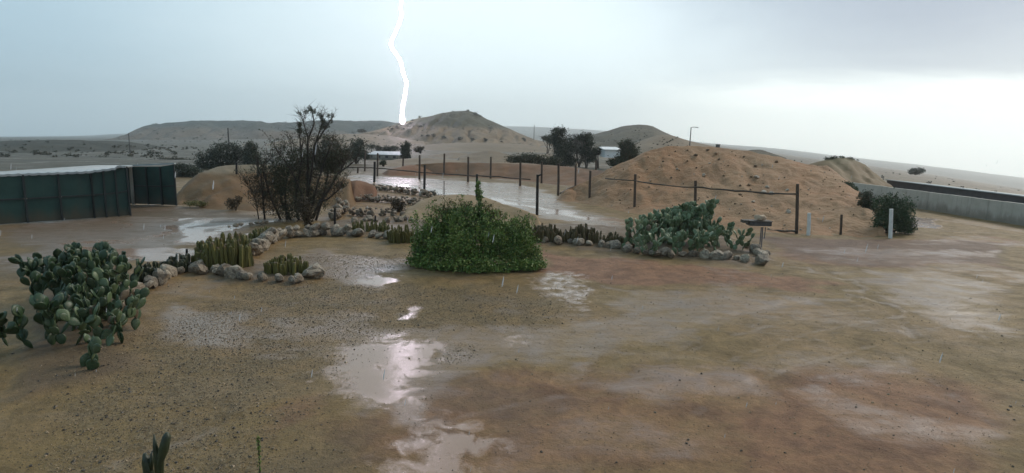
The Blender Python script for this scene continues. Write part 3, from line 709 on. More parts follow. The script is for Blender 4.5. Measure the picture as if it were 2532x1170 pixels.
rock_line('rock_border', 'mixed rock border along the foot of the right prickly pear', 'rock border', [(1545, 624), (1590, 630), (1640, 634), (1700, 638), (1760, 641), (1820, 648), (1860, 652), (1890, 652)], 0.19, 0.36, GB, STONES + STONES_B)
rock_line('rock_border', 'rounded rock pile at the right tip of the bed below the stand', 'rock border', [(1893, 640), (1880, 630), (1862, 622), (1840, 615)], 0.19, 0.26, GB, STONES + STONES_B, layers=1, jitter=0.2)
rock_line('rock_border', 'thin line of small pale rocks at the foot of the straggly tree', 'rock border', [(560, 566), (600, 560), (650, 556), (700, 552), (745, 549)], 0.10, 0.32, GB)
GW = 'rough stone terrace walls on the slope'
SB = STONES_B
def wall(label, pxs, size, step, layers): rock_line('stone_wall', label, 'stone wall', pxs, size, step, GW, SB + STONES[:3], layers, 0.25)
wall('uppermost rough stone terrace wall beside the wet driveway', [(892, 470), (920, 469), (960, 472), (1000, 478), (1040, 484), (1072, 490)], 0.135, 0.19, 3)
wall('second rough stone terrace wall below the red bank', [(848, 494), (890, 497), (930, 498), (975, 502), (1020, 506), (1050, 508)], 0.135, 0.19, 3)
wall('third rough stone terrace wall with tall standing pieces', [(856, 532), (890, 534), (925, 535), (960, 536), (985, 536)], 0.135, 0.19, 3)
wall('tumbled stones sloping down beside the straggly tree', [(828, 545), (838, 530), (846, 515), (850, 500), (846, 485)], 0.17, 0.26, 2)
wall('scatter of low stones just behind the green cactus row', [(870, 552), (910, 548), (950, 552), (990, 550), (1015, 546)], 0.15, 0.27, 1)

# stones and clods lying on the two mounds (parts of the mound)
def surf_stone(parent, px, py, s, mat_mesh, name='stone'):
    dg = bpy.context.evaluated_depsgraph_get()
    d = ray(px, py)
    ok, loc, nrm, _ = parent.ray_cast(Vector((0, 0, CAM_H)), d)
    if ok: place_stone(parent, loc + Vector((0, 0, s * 0.25)), s, mat_mesh, name)
bpy.context.view_layer.update()
CLOD = []
for me in STONES[:5]:
    m2 = me.copy(); m2.materials.clear(); m2.materials.append(M['clod']); CLOD.append(m2)
WST = []
for me in STONES[:3]:
    m2 = me.copy(); m2.materials.clear(); m2.materials.append(M['white_stone']); WST.append(m2)
for px, py, s in [(a_, b_, c_ * .68) for a_, b_, c_ in [(1720, 385, .2), (1750, 372, .16), (1770, 381, .2), (1778, 395, .18), (1840, 388, .12), (1868, 412, .18), (1740, 438, .16), (1790, 436, .16), (1680, 422, .14), (1830, 460, .12), (1852, 458, .16), (1858, 438, .15), (1920, 402, .2), (1700, 399, .12),
                  (1640, 400, .12), (1660, 440, .12), (1605, 463, .12), (1625, 470, .12), (1722, 416, .12), (1900, 480, .12), (1856, 470, .12), (1750, 489, .12), (1830, 482, .14), (1690, 455, .1), (1800, 410, .1), (1600, 420, .1), (1560, 470, .1), (1950, 520, .14), (1940, 440, .1), (1533, 496, .1), (1500, 470, .09), (1818, 505, .12), (1760, 352, .1), (1700, 372, .1), (1670, 375, .1), (1810, 376, .1), (1655, 385, .09)]]:
    surf_stone(big, px, py, s, CLOD)
for px, py, s in [(1871, 439, .16), (1740, 434, .12), (1888, 478, .18), (1908, 481, .16), (1897, 464, .14), (1862, 500, .12), (1946, 472, .12), (1755, 405, .1), (1674, 419, .1), (1950, 525, .15)]:
    surf_stone(big, px, py, s, WST)
for _ in range(170): surf_stone(big, random.uniform(1500, 2120), random.uniform(380, 570), random.uniform(.025, .06), CLOD if random.random() < .7 else WST)

# ------------------------------------------------------------------ cactus clumps
def column_mesh(name, mat, lobes=5, rr=1.0, tip=0.8):
    """unit tall ribbed column"""
    V, Fc = [], []; n = lobes * 2
    prof = [(0, .75), (0.12, 0.95), (0.45, 1.0), (tip, .97), (0.94, .78), (1.0, .25)]
    for z, r in prof:
        for k in range(n):
            a = 2 * PI * k / n; q = r * (1.0 if k % 2 == 0 else 0.62) * rr; V.append((q * math.cos(a), q * math.sin(a), z))
    for i in range(len(prof) - 1):
        for k in range(n): Fc.append((i * n + k, i * n + (k + 1) % n, (i + 1) * n + (k + 1) % n, (i + 1) * n + k))
    Fc.append(tuple((len(prof) - 1) * n + k for k in range(n)))
    me = bpy.data.meshes.new(name); me.from_pydata(V, [], Fc); me.materials.append(mat); return me
COLM = {k: column_mesh('stem', M[k]) for k in ('cactus_olive', 'cactus_yellow', 'cactus_brown', 'cactus_dark')}
GC = 'clumps of columnar cactus in the rock-edged beds'
def clump(label, px, py, wpx, hpx, mat, n, rad=0.055, depth=0.55, lean=0.12, name='columnar_cactus', cat='cactus', flat=0.25):
    """columns standing in an oval patch whose front foot is seen at (px,py)"""
    b = G(px, py); sc = b.y / FPX; hw = wpx * sc / 2; H = hpx * sc
    dp = max(0.3, hw * depth)
    c = b + Vector((0, dp, 0)); c.z = 0.05
    t = thing(name, label, cat, c, GC)
    for i in range(n):
        a = random.uniform(0, 2 * PI); q = math.sqrt(random.random())
        x, y = q * math.cos(a) * hw, q * math.sin(a) * dp
        h = H * random.uniform(0.6, 1.0) * (1 - flat * (abs(x) / hw) ** 2) * (0.78 + 0.22 * (y / dp + 1) / 2)
        r = rad * random.uniform(0.8, 1.25)
        o = bpy.data.objects.new('stem', COLM[mat]); COL.objects.link(o); o.parent = t
        o.location = (x, y, -0.06); o.scale = (r, r, h)
        o.rotation_euler = (-lean * (y / dp) * .5 + random.gauss(0, .05), lean * x / hw + random.gauss(0, .05), random.uniform(0, 6.3))
    return t
clump('largest olive columnar cactus clump at the corner beside the pale puddle', 540, 668, 145, 96, 'cactus_olive', 110, 0.062)
clump('columnar cactus clump on the left flank of the largest one beside the stake', 505, 668, 80, 62, 'cactus_olive', 44, 0.058)
clump('columnar cactus clump behind the largest one at the top of the left bed', 600, 628, 70, 52, 'cactus_olive', 30, 0.06)
clump('small columnar cactus clump furthest back in the left bed under the tree', 640, 596, 62, 36, 'cactus_olive', 38, 0.058)
clump('bushy columnar cactus clump alone at the tip of the stone-edged finger', 697, 684, 112, 56, 'cactus_olive', 70, 0.05)
clump('short thick dark cactus clump left of the black stake', 420, 678, 70, 50, 'cactus_dark', 36, 0.085)
clump('thin upright dark cactus clump between prickly pear and the short thick one', 350, 705, 62, 62, 'cactus_dark', 34, 0.06)
clump('row of slim green cactus behind the flat border blocks', 905, 577, 130, 36, 'cactus_olive', 56, 0.045, 0.25)
clump('yellow-green cactus clump touching the left side of the centre bush', 990, 602, 76, 48, 'cactus_yellow', 64, 0.045)
clump('olive cactus clump just right of the centre bush', 1275, 596, 90, 52, 'cactus_yellow', 70, 0.045)
clump('brownish low cactus clump midway between the centre bush and right prickly pear', 1350, 602, 90, 52, 'cactus_brown', 74, 0.045)
clump('brown-green cactus clump with pale stones in front left of the right prickly pear', 1440, 606, 100, 52, 'cactus_brown', 84, 0.045)
clump('lowest brown cactus clump tucked against the right prickly pear', 1515, 612, 60, 40, 'cactus_brown', 40, 0.045)

# ------------------------------------------------------------------ prickly pears
def pad_mesh(mat):
    V, Fc = [], []; nz, n = 5, 8
    for i in range(nz + 1):
        t = i / nz; w = math.sin(PI * min(1, max(0.0, t * 0.93 + 0.04))) ** 0.75 * (0.6 + 0.4 * t) * 0.46
        th = 0.065 * (math.sin(PI * (t * 0.9 + 0.05)) ** 0.5)
        for k in range(n):
            a = 2 * PI * k / n; V.append((w * math.cos(a), th * math.sin(a), t))
    for i in range(nz):
        for k in range(n): Fc.append((i * n + k, i * n + (k + 1) % n, (i + 1) * n + (k + 1) % n, (i + 1) * n + k))
    Fc.append(tuple(nz * n + k for k in range(n)))
    me = bpy.data.meshes.new('pad'); me.from_pydata(V, [], Fc); me.polygons.foreach_set('use_smooth', [True] * len(me.polygons)); me.materials.append(mat); return me
PADG, PADD, PADB = pad_mesh(M['pad_green']), pad_mesh(M['pad_dark']), pad_mesh(M['pad_brown'])
def prickly(label, foot_pts, heights, n, pad, mesh, spread=0.5, brown=0.09, group=None, extra=450):
    t = thing('prickly_pear', label, 'cactus', foot_pts[0], group)
    base = Vector(foot_pts[0]); made = 0; ymid = sorted(p.y for p in foot_pts)[len(foot_pts) // 2] + .1; EV, EF = [], []
    pv_ = [v.co.copy() for v in mesh.vertices]; pf_ = [tuple(f.vertices) for f in mesh.polygons]
    seeds = []
    for q, f in enumerate(foot_pts):
        for _ in range(3): seeds.append((Vector(f) + Vector((random.gauss(0, .2), random.gauss(0, .2), 0.02)), heights[q] * random.uniform(0.65, 1.0)))
    tot = sum(h * h for _, h in seeds); jobs = []
    for P0, h0 in seeds:
        todo = [(P0, Vector((random.gauss(0, .4), random.gauss(0, .4), 1)), pad * random.uniform(.85, 1.15), h0 - pad * .7)]; k = 0; lim = max(5, int((n + extra) * h0 * h0 / tot))
        while todo and k < lim:
            P, d, s, hmax = todo.pop(0); k += 1
            jobs.append((P, d, s, hmax, todo))
            z = d.normalized(); tip = P + z * s * .93
            if tip.z > hmax: continue
            for _ in range(1 + (random.random() < 0.62) + (random.random() < 0.2)):
                nd = (z * 0.75 + Vector((random.gauss(0, spread), random.gauss(0, spread), random.uniform(0.05, 0.6)))).normalized()
                if nd.z < -0.1: nd.z = 0.1
                todo.append((tip - z * s * random.uniform(0, .12) + Vector((random.uniform(-.2, .2), random.uniform(-.2, .2), 0)) * s, nd, pad * random.uniform(.72, 1.1), hmax))
    for P, d, s, hmax, _ in jobs:
        z = d.normalized(); y = Vector((random.gauss(0, 1), random.gauss(0, 1), random.gauss(0, .25)))
        y = (y - z * y.dot(z)).normalized(); x = y.cross(z)
        Mx = Matrix.Translation(P - base) @ Matrix((x, y, z)).transposed().to_4x4() @ Matrix.Diagonal((s * random.uniform(.8, 1.15), s, s, 1))
        if (P.y < ymid or random.random() < .15) and made < n:
            o = bpy.data.objects.new('pad', PADB if random.random() < brown else mesh); COL.objects.link(o); o.parent = t; o.matrix_local = Mx; made += 1
        else:
            b0 = len(EV); EV += [Mx @ v + base for v in pv_]; EF += [tuple(i + b0 for i in f) for f in pf_]
    if EF: mesh_obj('pads', EV, EF, mesh.materials[0], t, True, 'stuff')
    return t
ft = []; hs = []
for px, py, h in [(1580, 618, 1.35), (1610, 610, 1.75), (1640, 604, 1.85), (1670, 608, 1.9), (1700, 600, 2.25), (1722, 612, 2.2), (1750, 612, 1.95), (1655, 626, 1.2), (1705, 630, 1.1), (1760, 628, 1.2), (1795, 618, 1.35), (1825, 622, 0.95), (1570, 624, 0.9), (1608, 628, 1.0), (1680, 598, 2.1), (1620, 600, 1.9)]:
    ft.append(G(px, py)); hs.append(h * 1.12)
prickly('big grey-green prickly pear inside the rock border right of centre', ft, hs, 300, 0.27, PADG, 0.4, extra=1300)
ft = []; hs = []
for px, py, h in [(a_, b_, c_ * (.95 if a_ > 235 else .8)) for a_, b_, c_ in [(245, 900, 0.75), (275, 860, 0.8), (255, 845, 1.15), (285, 815, 0.95), (285, 800, 1.3), (240, 780, 1.6), (282, 765, 1.25), (255, 745, 1.55), (272, 735, 1.2), (270, 715, 1.15), (180, 860, 1.3), (150, 800, 1.6), (215, 820, 1.5), (190, 740, 1.6), (120, 760, 1.6), (205, 700, 1.3), (245, 700, 1.3), (90, 850, 1.4)]]:
    ft.append(G(px, py)); hs.append(h)
prickly('tall dark prickly pear hedge at the left edge overhanging the gravel', ft, hs, 300, 0.25, PADD, 0.36, 0.03, extra=900)
# near, at the bottom of the picture
M['cactus_near'] = simple('cactus_near', (0.012, 0.021, 0.009), (0.03, 0.044, 0.018), 7, .5)
def near_cactus():
    b = G(385, 1170); b = b * (5.0 / b.y); b.z = 0
    t = thing('columnar_cactus', 'dark tall cactus poking up in the bottom left corner of the yard', 'cactus', b)
    def pt(px, py, dy=0): return at(px, py, 5.0 + dy)
    mb = MB(); mb.tube([b, pt(393, 1240), pt(393, 1185), pt(396, 1140), pt(405, 1110), pt(412, 1080), pt(413, 1070)], [.05, .045, .04, .034, .046, .038, .012], 8); mb.build('stem', M['cactus_near'], t, True)
    mb = MB(); mb.tube([pt(393, 1170), pt(388, 1130), pt(384, 1105), pt(381, 1075)], [.035, .03, .022, .006], 8); mb.build('stem', M['cactus_near'], t, True)
    mb = MB(); mb.tube([b + Vector((-.05, .05, 0)), pt(378, 1240, .05), pt(368, 1170, .05), pt(362, 1140, .05), pt(357, 1122, .05)], [.045, .045, .045, .04, .015], 8); mb.build('stem', M['cactus_near'], t, True)
    mb = MB(); mb.tube([pt(370, 1165, .05), pt(374, 1140, .05), pt(375, 1120, .05)], [.03, .022, .006], 8); mb.build('stem', M['cactus_near'], t, True)
near_cactus()

# ------------------------------------------------------------------ foliage
def leaf_quads(C, size, aspect=0.5, updir=0.0, jit=0.35):
    n = len(C); d = rng.normal(size=(n, 3)); d[:, 2] += updir; d /= np.linalg.norm(d, axis=1, keepdims=True)
    w = np.cross(d, rng.normal(size=(n, 3))); w /= np.linalg.norm(w, axis=1, keepdims=True)
    s = size * rng.uniform(1 - jit, 1 + jit, (n, 1))
    nn = np.cross(d, w) * s * 0.12
    V = np.empty((n, 4, 3)); V[:, 0] = C - d * s * .5; V[:, 1] = C + w * s * aspect * .5 + nn; V[:, 2] = C + d * s * .5; V[:, 3] = C - w * s * aspect * .5 + nn
    return V.reshape(-1, 3), np.arange(n * 4).reshape(n, 4)
def blob_points(ells, n, clumps=26, tight=0.24, shell=0.55):
    """leaf positions: clumps scattered in ellipsoids (centre, radii)"""
    vol = np.array([e[1][0] * e[1][2] for e in ells]); pr = vol / vol.sum(); out = []
    for (c, r), q in zip(ells, pr):
        k = max(5, int(clumps * q * len(ells))); dirs = rng.normal(size=(k, 3)); dirs /= np.linalg.norm(dirs, axis=1, keepdims=True)
        cc = np.array(c) + dirs * (shell + (1 - shell) * rng.random((k, 1)) ** .7) * np.array(r) * 0.88
        m_ = max(1, int(n * q / k)); pts = cc[:, None, :] + rng.normal(size=(k, m_, 3)) * np.array(r) * tight * rng.uniform(.6, 1.3, (k, 1, 1))
        out.append(pts.reshape(-1, 3))
    return np.concatenate(out)
def px_ells(L, y, dfac=0.8):
    out = []
    for e in L:
        cx, cy, rx, ry = e[:4]; dy = e[4] if len(e) > 4 else 0.0
        c = at(cx, cy, y + dy); s = (y + dy) / FPX; out.append(((c.x, c.y, c.z), (rx * s, max(rx, ry) * s * dfac, ry * s)))
    return out
def tree(name, label, cat, basepx, y, ells, mat, n, leaf, group=None, trunk=0.12, bark='bark', clumps=30, tight=0.24, aspect=0.5, basez=None, limbs=True):
    d = ray(basepx, 400); bx = d.x / d.y * y; bz = zgf(bx, y) if basez is None else basez
    base = Vector((bx, y, bz)); t = thing(name, label, cat, base, group)
    E = px_ells(ells, y)
    if cat == 'shrub' and limbs:
        c_, r_ = min(E, key=lambda e: e[0][2]); zz_ = max(bz, c_[2] - 2.2 * r_[2]); E.append(((c_[0], c_[1], (zz_ + c_[2]) / 2), (r_[0] * .8, r_[1] * .8, max(.15, (c_[2] - zz_) * .6))))
    P = blob_points(E, n, clumps, tight); P = P[P[:, 2] > bz + 0.02]
    V, Qd = leaf_quads(P, leaf, aspect)
    if limbs:
        mb = MB()
        for c, r in E:
            c = Vector(c); mid = base.lerp(c, 0.5) + Vector((random.gauss(0, .1), random.gauss(0, .1), .1)) * r[0]
            mb.tube([base + Vector((random.gauss(0, trunk * .5), random.gauss(0, trunk * .5), -.1)), mid, c, c + Vector((random.gauss(0, .3) * r[0], random.gauss(0, .3) * r[1], r[2] * .7))], [trunk, trunk * .65, trunk * .35, trunk * .1], 6)
            for _ in range(5):
                e = c + Vector((random.gauss(0, .55) * r[0], random.gauss(0, .55) * r[1], random.uniform(-.3, .8) * r[2]))
                mb.tube([mid.lerp(c, random.random()), e.lerp(c, .4), e], [trunk * .3, trunk * .2, trunk * .06], 4, False)
        mb.build('trunk', M[bark], t, True)
    quads_obj('crown', V, Qd, M[mat], t)
    return t
GT = 'trees on the flat beyond the mounds'
tree('tree', 'broad dark green tree behind the left mound under the tall pole', 'tree', 560, 62, [(560, 375, 40, 24), (530, 392, 38, 22), (590, 388, 30, 24), (545, 420, 55, 22), (500, 415, 28, 22)], 'leaf_far', 9000, 0.19, GT, clumps=60, tight=.2)
tree('tree', 'rounder green tree at the right shoulder of the broad dark one', 'tree', 620, 60, [(622, 368, 16, 16), (622, 392, 22, 20), (640, 410, 24, 20)], 'leaf_far', 4000, 0.18, GT)
tree('shrub', 'low dark shrubs right behind the green shed', 'shrub', 465, 50, [(455, 420, 26, 16), (478, 432, 26, 18), (450, 440, 22, 14)], 'leaf_far', 3500, 0.16, GT)
tree('tree', 'dark tree mass behind the straggly tree', 'tree', 820, 66, [(815, 370, 30, 26), (790, 395, 40, 26), (840, 392, 30, 24)], 'leaf_far', 6000, 0.19, GT)
tree('tree', 'dark bushy tree at the left end of the white house', 'tree', 880, 80, [(885, 362, 22, 18), (870, 380, 26, 18), (900, 385, 16, 12)], 'leaf_far', 4500, 0.2, GT)
tree('tree', 'single narrow dark tree at the right end of the white house', 'tree', 1003, 97, [(1003, 363, 12, 11), (1004, 376, 13, 12), (996, 388, 9, 6), (1005, 387, 10, 7)], 'leaf_far', 4000, 0.22, GT, clumps=24)
tree('shrub', 'pinkish grey shrub right of the single narrow tree', 'shrub', 1040, 110, [(1034, 369, 12, 7), (1042, 366, 7, 5)], 'leaf_brown', 900, 0.22, basez=at(1038, 378, 110).z)
tree('shrub', 'flat dark hedge behind the white house', 'shrub', 968, 112, [(955, 368, 14, 8), (975, 368, 15, 8)], 'leaf_far', 1800, 0.22)
tree('shrub', 'low dark hedge between the bushy tree and the flat one', 'shrub', 925, 115, [(918, 363, 14, 6), (935, 365, 10, 5)], 'leaf_far', 1000, 0.22)
tree('shrub', 'long dark bush on the shoulder of the stony rise', 'shrub', 895, 245, [(893, 324, 11, 4)], 'leaf_scrub', 500, 0.4, basez=at(895, 328, 245).z, limbs=False)
tree('shrub', 'small tuft on the near end of the paddock bank', 'shrub', 948, 60, [(948, 402, 9, 6)], 'leaf_olive', 500, 0.16, basez=at(948, 409, 60).z)
tree('shrub', 'olive green hedge on top of the red bank', 'shrub', 1310, 66, [(1275, 397, 26, 12), (1310, 394, 30, 14), (1350, 397, 26, 14), (1375, 400, 16, 10)], 'leaf_olive', 7500, 0.17)
tree('tree', 'tall grey-barked gum tree with a round dark crown at the top', 'tree', 1385, 84, [(1382, 324, 18, 12), (1380, 338, 20, 12), (1368, 348, 16, 10), (1390, 356, 24, 14), (1396, 372, 28, 26), (1388, 392, 22, 18), (1408, 398, 22, 14), (1378, 404, 20, 10)], 'leaf_far', 12000, 0.21, GT, clumps=44, bark='paletwig')
tree('tree', 'pale flowering gum tree in the middle of the gum clump', 'tree', 1432, 86, [(1416, 342, 20, 10), (1430, 362, 22, 18), (1446, 385, 20, 18), (1440, 372, 20, 16)], 'leaf_grey', 4500, 0.2, GT, bark='paletwig', clumps=44)
tree('tree', 'square-topped dark gum tree on the right of the gum clump', 'tree', 1450, 84, [(1448, 340, 17, 13), (1453, 354, 14, 12), (1436, 338, 12, 9), (1448, 372, 16, 14), (1456, 388, 14, 12)], 'leaf_far', 6000, 0.2, GT, bark='paletwig')
tree('tree', 'small grey tree behind the gum clump to the left', 'tree', 1352, 105, [(1352, 342, 15, 8), (1362, 346, 12, 8)], 'leaf_olive', 1200, 0.25)
tree('shrub', 'dark shrub between the gum clump and the bright white building', 'shrub', 1480, 84, [(1478, 372, 14, 11), (1470, 378, 10, 9)], 'leaf_olive', 1500, 0.2)
tree('tree', 'rounded dark tree standing at the left foot of the big mound', 'tree', 1550, 58, [(1550, 358, 20, 14), (1560, 378, 24, 18), (1535, 398, 24, 14), (1548, 370, 18, 16), (1515, 402, 14, 9)], 'leaf_olive', 7000, 0.17, GT, clumps=44)
tree('shrub', 'small dark tree beyond the shed near the left pole', 'shrub', 372, 125, [(372, 377, 7, 5), (372, 384, 8, 7), (378, 394, 16, 5)], 'leaf_far', 1000, 0.25)
tree('shrub', 'dark thicket beyond the shed roof at the left edge', 'shrub', 300, 95, [(255, 396, 26, 9), (300, 400, 30, 8), (340, 398, 20, 7)], 'leaf_scrub', 2200, 0.22)
tree('shrub', 'low dark thicket left of the broad dark tree', 'shrub', 430, 85, [(405, 398, 22, 8), (440, 396, 26, 9), (465, 400, 16, 8)], 'leaf_scrub', 2200, 0.2)
tree('shrub', 'lone round bush on the plain at the right edge', 'shrub', 2268, 150, [(2268, 422, 18, 7), (2260, 426, 14, 6)], 'leaf_far', 1600, 0.3, basez=at(2268, 432, 150).z)
tree('shrub', 'bushy green shrub behind the right-hand white post', 'shrub', 2215, 27.5, [(2185, 512, 22, 32), (2210, 540, 44, 34), (2236, 525, 20, 38), (2206, 500, 10, 30), (2180, 548, 18, 24), (2240, 560, 24, 20)], 'leaf_bluegreen', 9000, 0.10, trunk=0.04, clumps=70, tight=.2)
tree('shrub', 'darker shrub left of the bushy one on the mound flank', 'shrub', 2145, 31, [(2140, 492, 20, 18), (2150, 508, 18, 16)], 'leaf_olive', 3000, 0.10, trunk=0.03)
tree('shrub', 'grey-green shrub furthest back against the pale wall', 'shrub', 2098, 36, [(2095, 462, 14, 12), (2108, 474, 14, 12), (2118, 482, 8, 8)], 'leaf_bluegreen', 2400, 0.11, trunk=0.03, basez=1.0)
tree('shrub', 'scrubby plants crowning the mound at the far right', 'shrub', 2080, 60, [(2045, 393, 7, 4), (2062, 391, 9, 5), (2082, 390, 6, 4), (2100, 394, 10, 5), (2120, 399, 6, 4), (2088, 406, 9, 5)], 'leaf_olive', 1500, 0.13, basez=at(2080, 396, 60).z, limbs=False)
tree('shrub', 'dead brown bush at the foot of the left mound', 'shrub', 577, 29.5, [(575, 500, 18, 10), (592, 494, 10, 8)], 'leaf_brown', 700, 0.10, trunk=0.02, bark='twig')
tree('shrub', 'dry yellow tussock at the foot of the left mound beside the shed', 'shrub', 485, 30.2, [(482, 503, 26, 7), (500, 506, 12, 5)], 'leaf_yellow', 900, 0.12, limbs=False, aspect=.2)
tree('shrub', 'brown dry bush on the terraces right of the stone walls', 'shrub', 985, 30.5, [(985, 508, 18, 17), (980, 522, 16, 10)], 'leaf_brown', 2200, 0.08, trunk=0.02, bark='twig')
tree('shrub', 'round grey saltbush beside the driveway post', 'shrub', 1068, 39, [(1068, 480, 13, 7)], 'leaf_grey', 900, 0.12, trunk=0.02)
tree('shrub', 'small wispy brown shrub in front of the straggly tree', 'shrub', 756, 24.5, [(755, 518, 22, 20), (750, 500, 18, 14), (762, 535, 16, 12)], 'leaf_brown', 2200, 0.075, trunk=0.025, bark='twig')
tree('shrub', 'dry bush on the right end of the red bank', 'shrub', 1345, 58, [(1344, 437, 12, 10)], 'leaf_brown', 600, 0.13, trunk=0.02, bark='twig')
# scrub dots on the hill slopes
bpy.context.view_layer.update()
hill_o = bpy.data.objects['cone_hill']
SCRUBP = blob_points([((0, 0, .4), (.8, .8, .5))], 90, 9, .3)
def scrub_hit(hillname, px, py):
    h = bpy.data.objects[hillname]; ok, loc, _, _ = h.ray_cast(Vector((0, 0, CAM_H)), ray(px, py)); return loc if ok else None
def scrub_bush(hillname, px, py, s, label, group='scrub bushes on the cone-shaped hill'):
    loc = scrub_hit(hillname, px, py)
    if loc is None: return
    V, Qd = leaf_quads(blob_points([((0, 0, .4 * s), (.8 * s, .8 * s, .5 * s))], 110, 9, .3), .42 * s, .6)
    o = quads_obj('scrub_bush', V, Qd, M['leaf_scrub']); o.location = loc; tag(o, label, 'shrub', group)
for px, py, s, lab in [
    (1044, 337, .8, 'smallest scrub bush at the left end of the line under the pale scarp'), (1058, 338, 1.0, 'second scrub bush from the left in the line under the pale scarp'),
    (1072, 338, 1.2, 'dark scrub bush directly below the tall streak of the pale scarp'), (1098, 342, 1.3, 'wide scrub bush in the left half of the scarp foot line'),
    (1138, 346, 1.2, 'upright dark scrub bush in the middle of the scarp foot line'), (1169, 347, 1.2, 'scrub bush under the summit along the scarp foot line'),
    (1200, 350, 1.6, 'biggest dark scrub bush in the scarp foot line below the right slope'), (1240, 352, .9, 'faint scrub bush right of the biggest one in the scarp foot line'),
    (1295, 348, 1.6, 'lone dark scrub bush at the right foot of the cone-shaped hill'), (1090, 361, 1.0, 'solitary scrub bush on the bare apron below the scarp'),
    (975, 349, 1.0, 'lone scrub bush below the lightning strike'), (1178, 285, 1.6, 'scrub bush just right of the summit of the cone-shaped hill'),
    (1186, 289, 1.2, 'scrub bush on the right slope just under the summit'), (1157, 276, 1.0, 'scrub bush on top of the cone-shaped hill at its right corner'),
    (1120, 278, .8, 'tiny scrub bush on the flat summit of the cone-shaped hill'), (1096, 282, .9, 'tiny scrub bush on the left brow of the summit'),
    (1038, 292, 1.3, 'scrub bush on the left shoulder bump of the cone-shaped hill'), (1020, 300, 1.0, 'scrub bush beside the foot of the lightning bolt')]:
    scrub_bush('cone_hill', px, py, s, lab)
def scrub_cover(name, hillname, n, x0, x1, y0, y1, s0, s1, extra=()):
    """low scrub nobody could count, one object"""
    C, S = [], []
    pts = [(random.uniform(x0, x1), random.uniform(y0, y1), random.uniform(s0, s1)) for _ in range(n)] + list(extra)
    Vs, k = [], 0
    for px, py, s in pts:
        loc = scrub_hit(hillname, px, py)
        if loc is None: continue
        if mnoise.noise((px * .03, py * .08, 3)) < -0.05 and (px, py, s) not in extra: continue
        V, Qd = leaf_quads(SCRUBP[rng.choice(len(SCRUBP), 45)] * s, .5 * s, .6); Vs.append(V + np.array(loc))
    V = np.concatenate(Vs); quads_obj(name, V, np.arange(len(V)).reshape(-1, 4), M['leaf_scrub'], None, False, 'stuff')
scrub_cover('hillside_scrub', 'cone_hill', 130, 890, 1300, 278, 330, .25, .6, [(random.uniform(930, 1050), random.uniform(304, 322), random.uniform(.7, 1.2)) for _ in range(16)])
scrub_cover('hillside_scrub', 'far_hill', 120, 1450, 1660, 312, 352, .2, .55)
scrub_cover('hillside_scrub', 'hill_spur', 60, 1540, 1740, 340, 375, .12, .3, [(1640 + i * 4 + random.uniform(-3, 3), 358 - i * 2.2, random.uniform(.25, .45)) for i in range(9)])
scrub_cover('hillside_scrub', 'mesa_hill', 260, 240, 960, 300, 348, .5, 1.4, [(x, y + 1.2, 1.6) for x, y in ((378, 307), (385, 306), (498, 299), (600, 298), (690, 303), (705, 302), (866, 299), (900, 300))])
scrub_cover('hillside_scrub', 'scrub_rise', 200, 0, 600, 350, 395, .25, .7)
scrub_cover('hillside_scrub', 'stony_rise', 90, 660, 1040, 336, 372, .2, .6)

def flat_scrub():
    Vs = []
    for _ in range(1800):
        a = math.radians(random.uniform(-44, 44)); r = 90 * (10 ** random.uniform(0, .9)); x, y = r * math.sin(a), r * math.cos(a)
        if mnoise.noise((x * .012, y * .012, 1.5)) < 0.02: continue
        sz = random.uniform(.2, .75); V, Qd = leaf_quads(SCRUBP[rng.choice(len(SCRUBP), 40)] * sz, .5 * sz, .6); Vs.append(V + np.array((x, y, zgf(x, y))))
    V = np.concatenate(Vs); quads_obj('plain_scrub', V, np.arange(len(V)).reshape(-1, 4), M['leaf_scrub'], None, False, 'stuff')
flat_scrub()
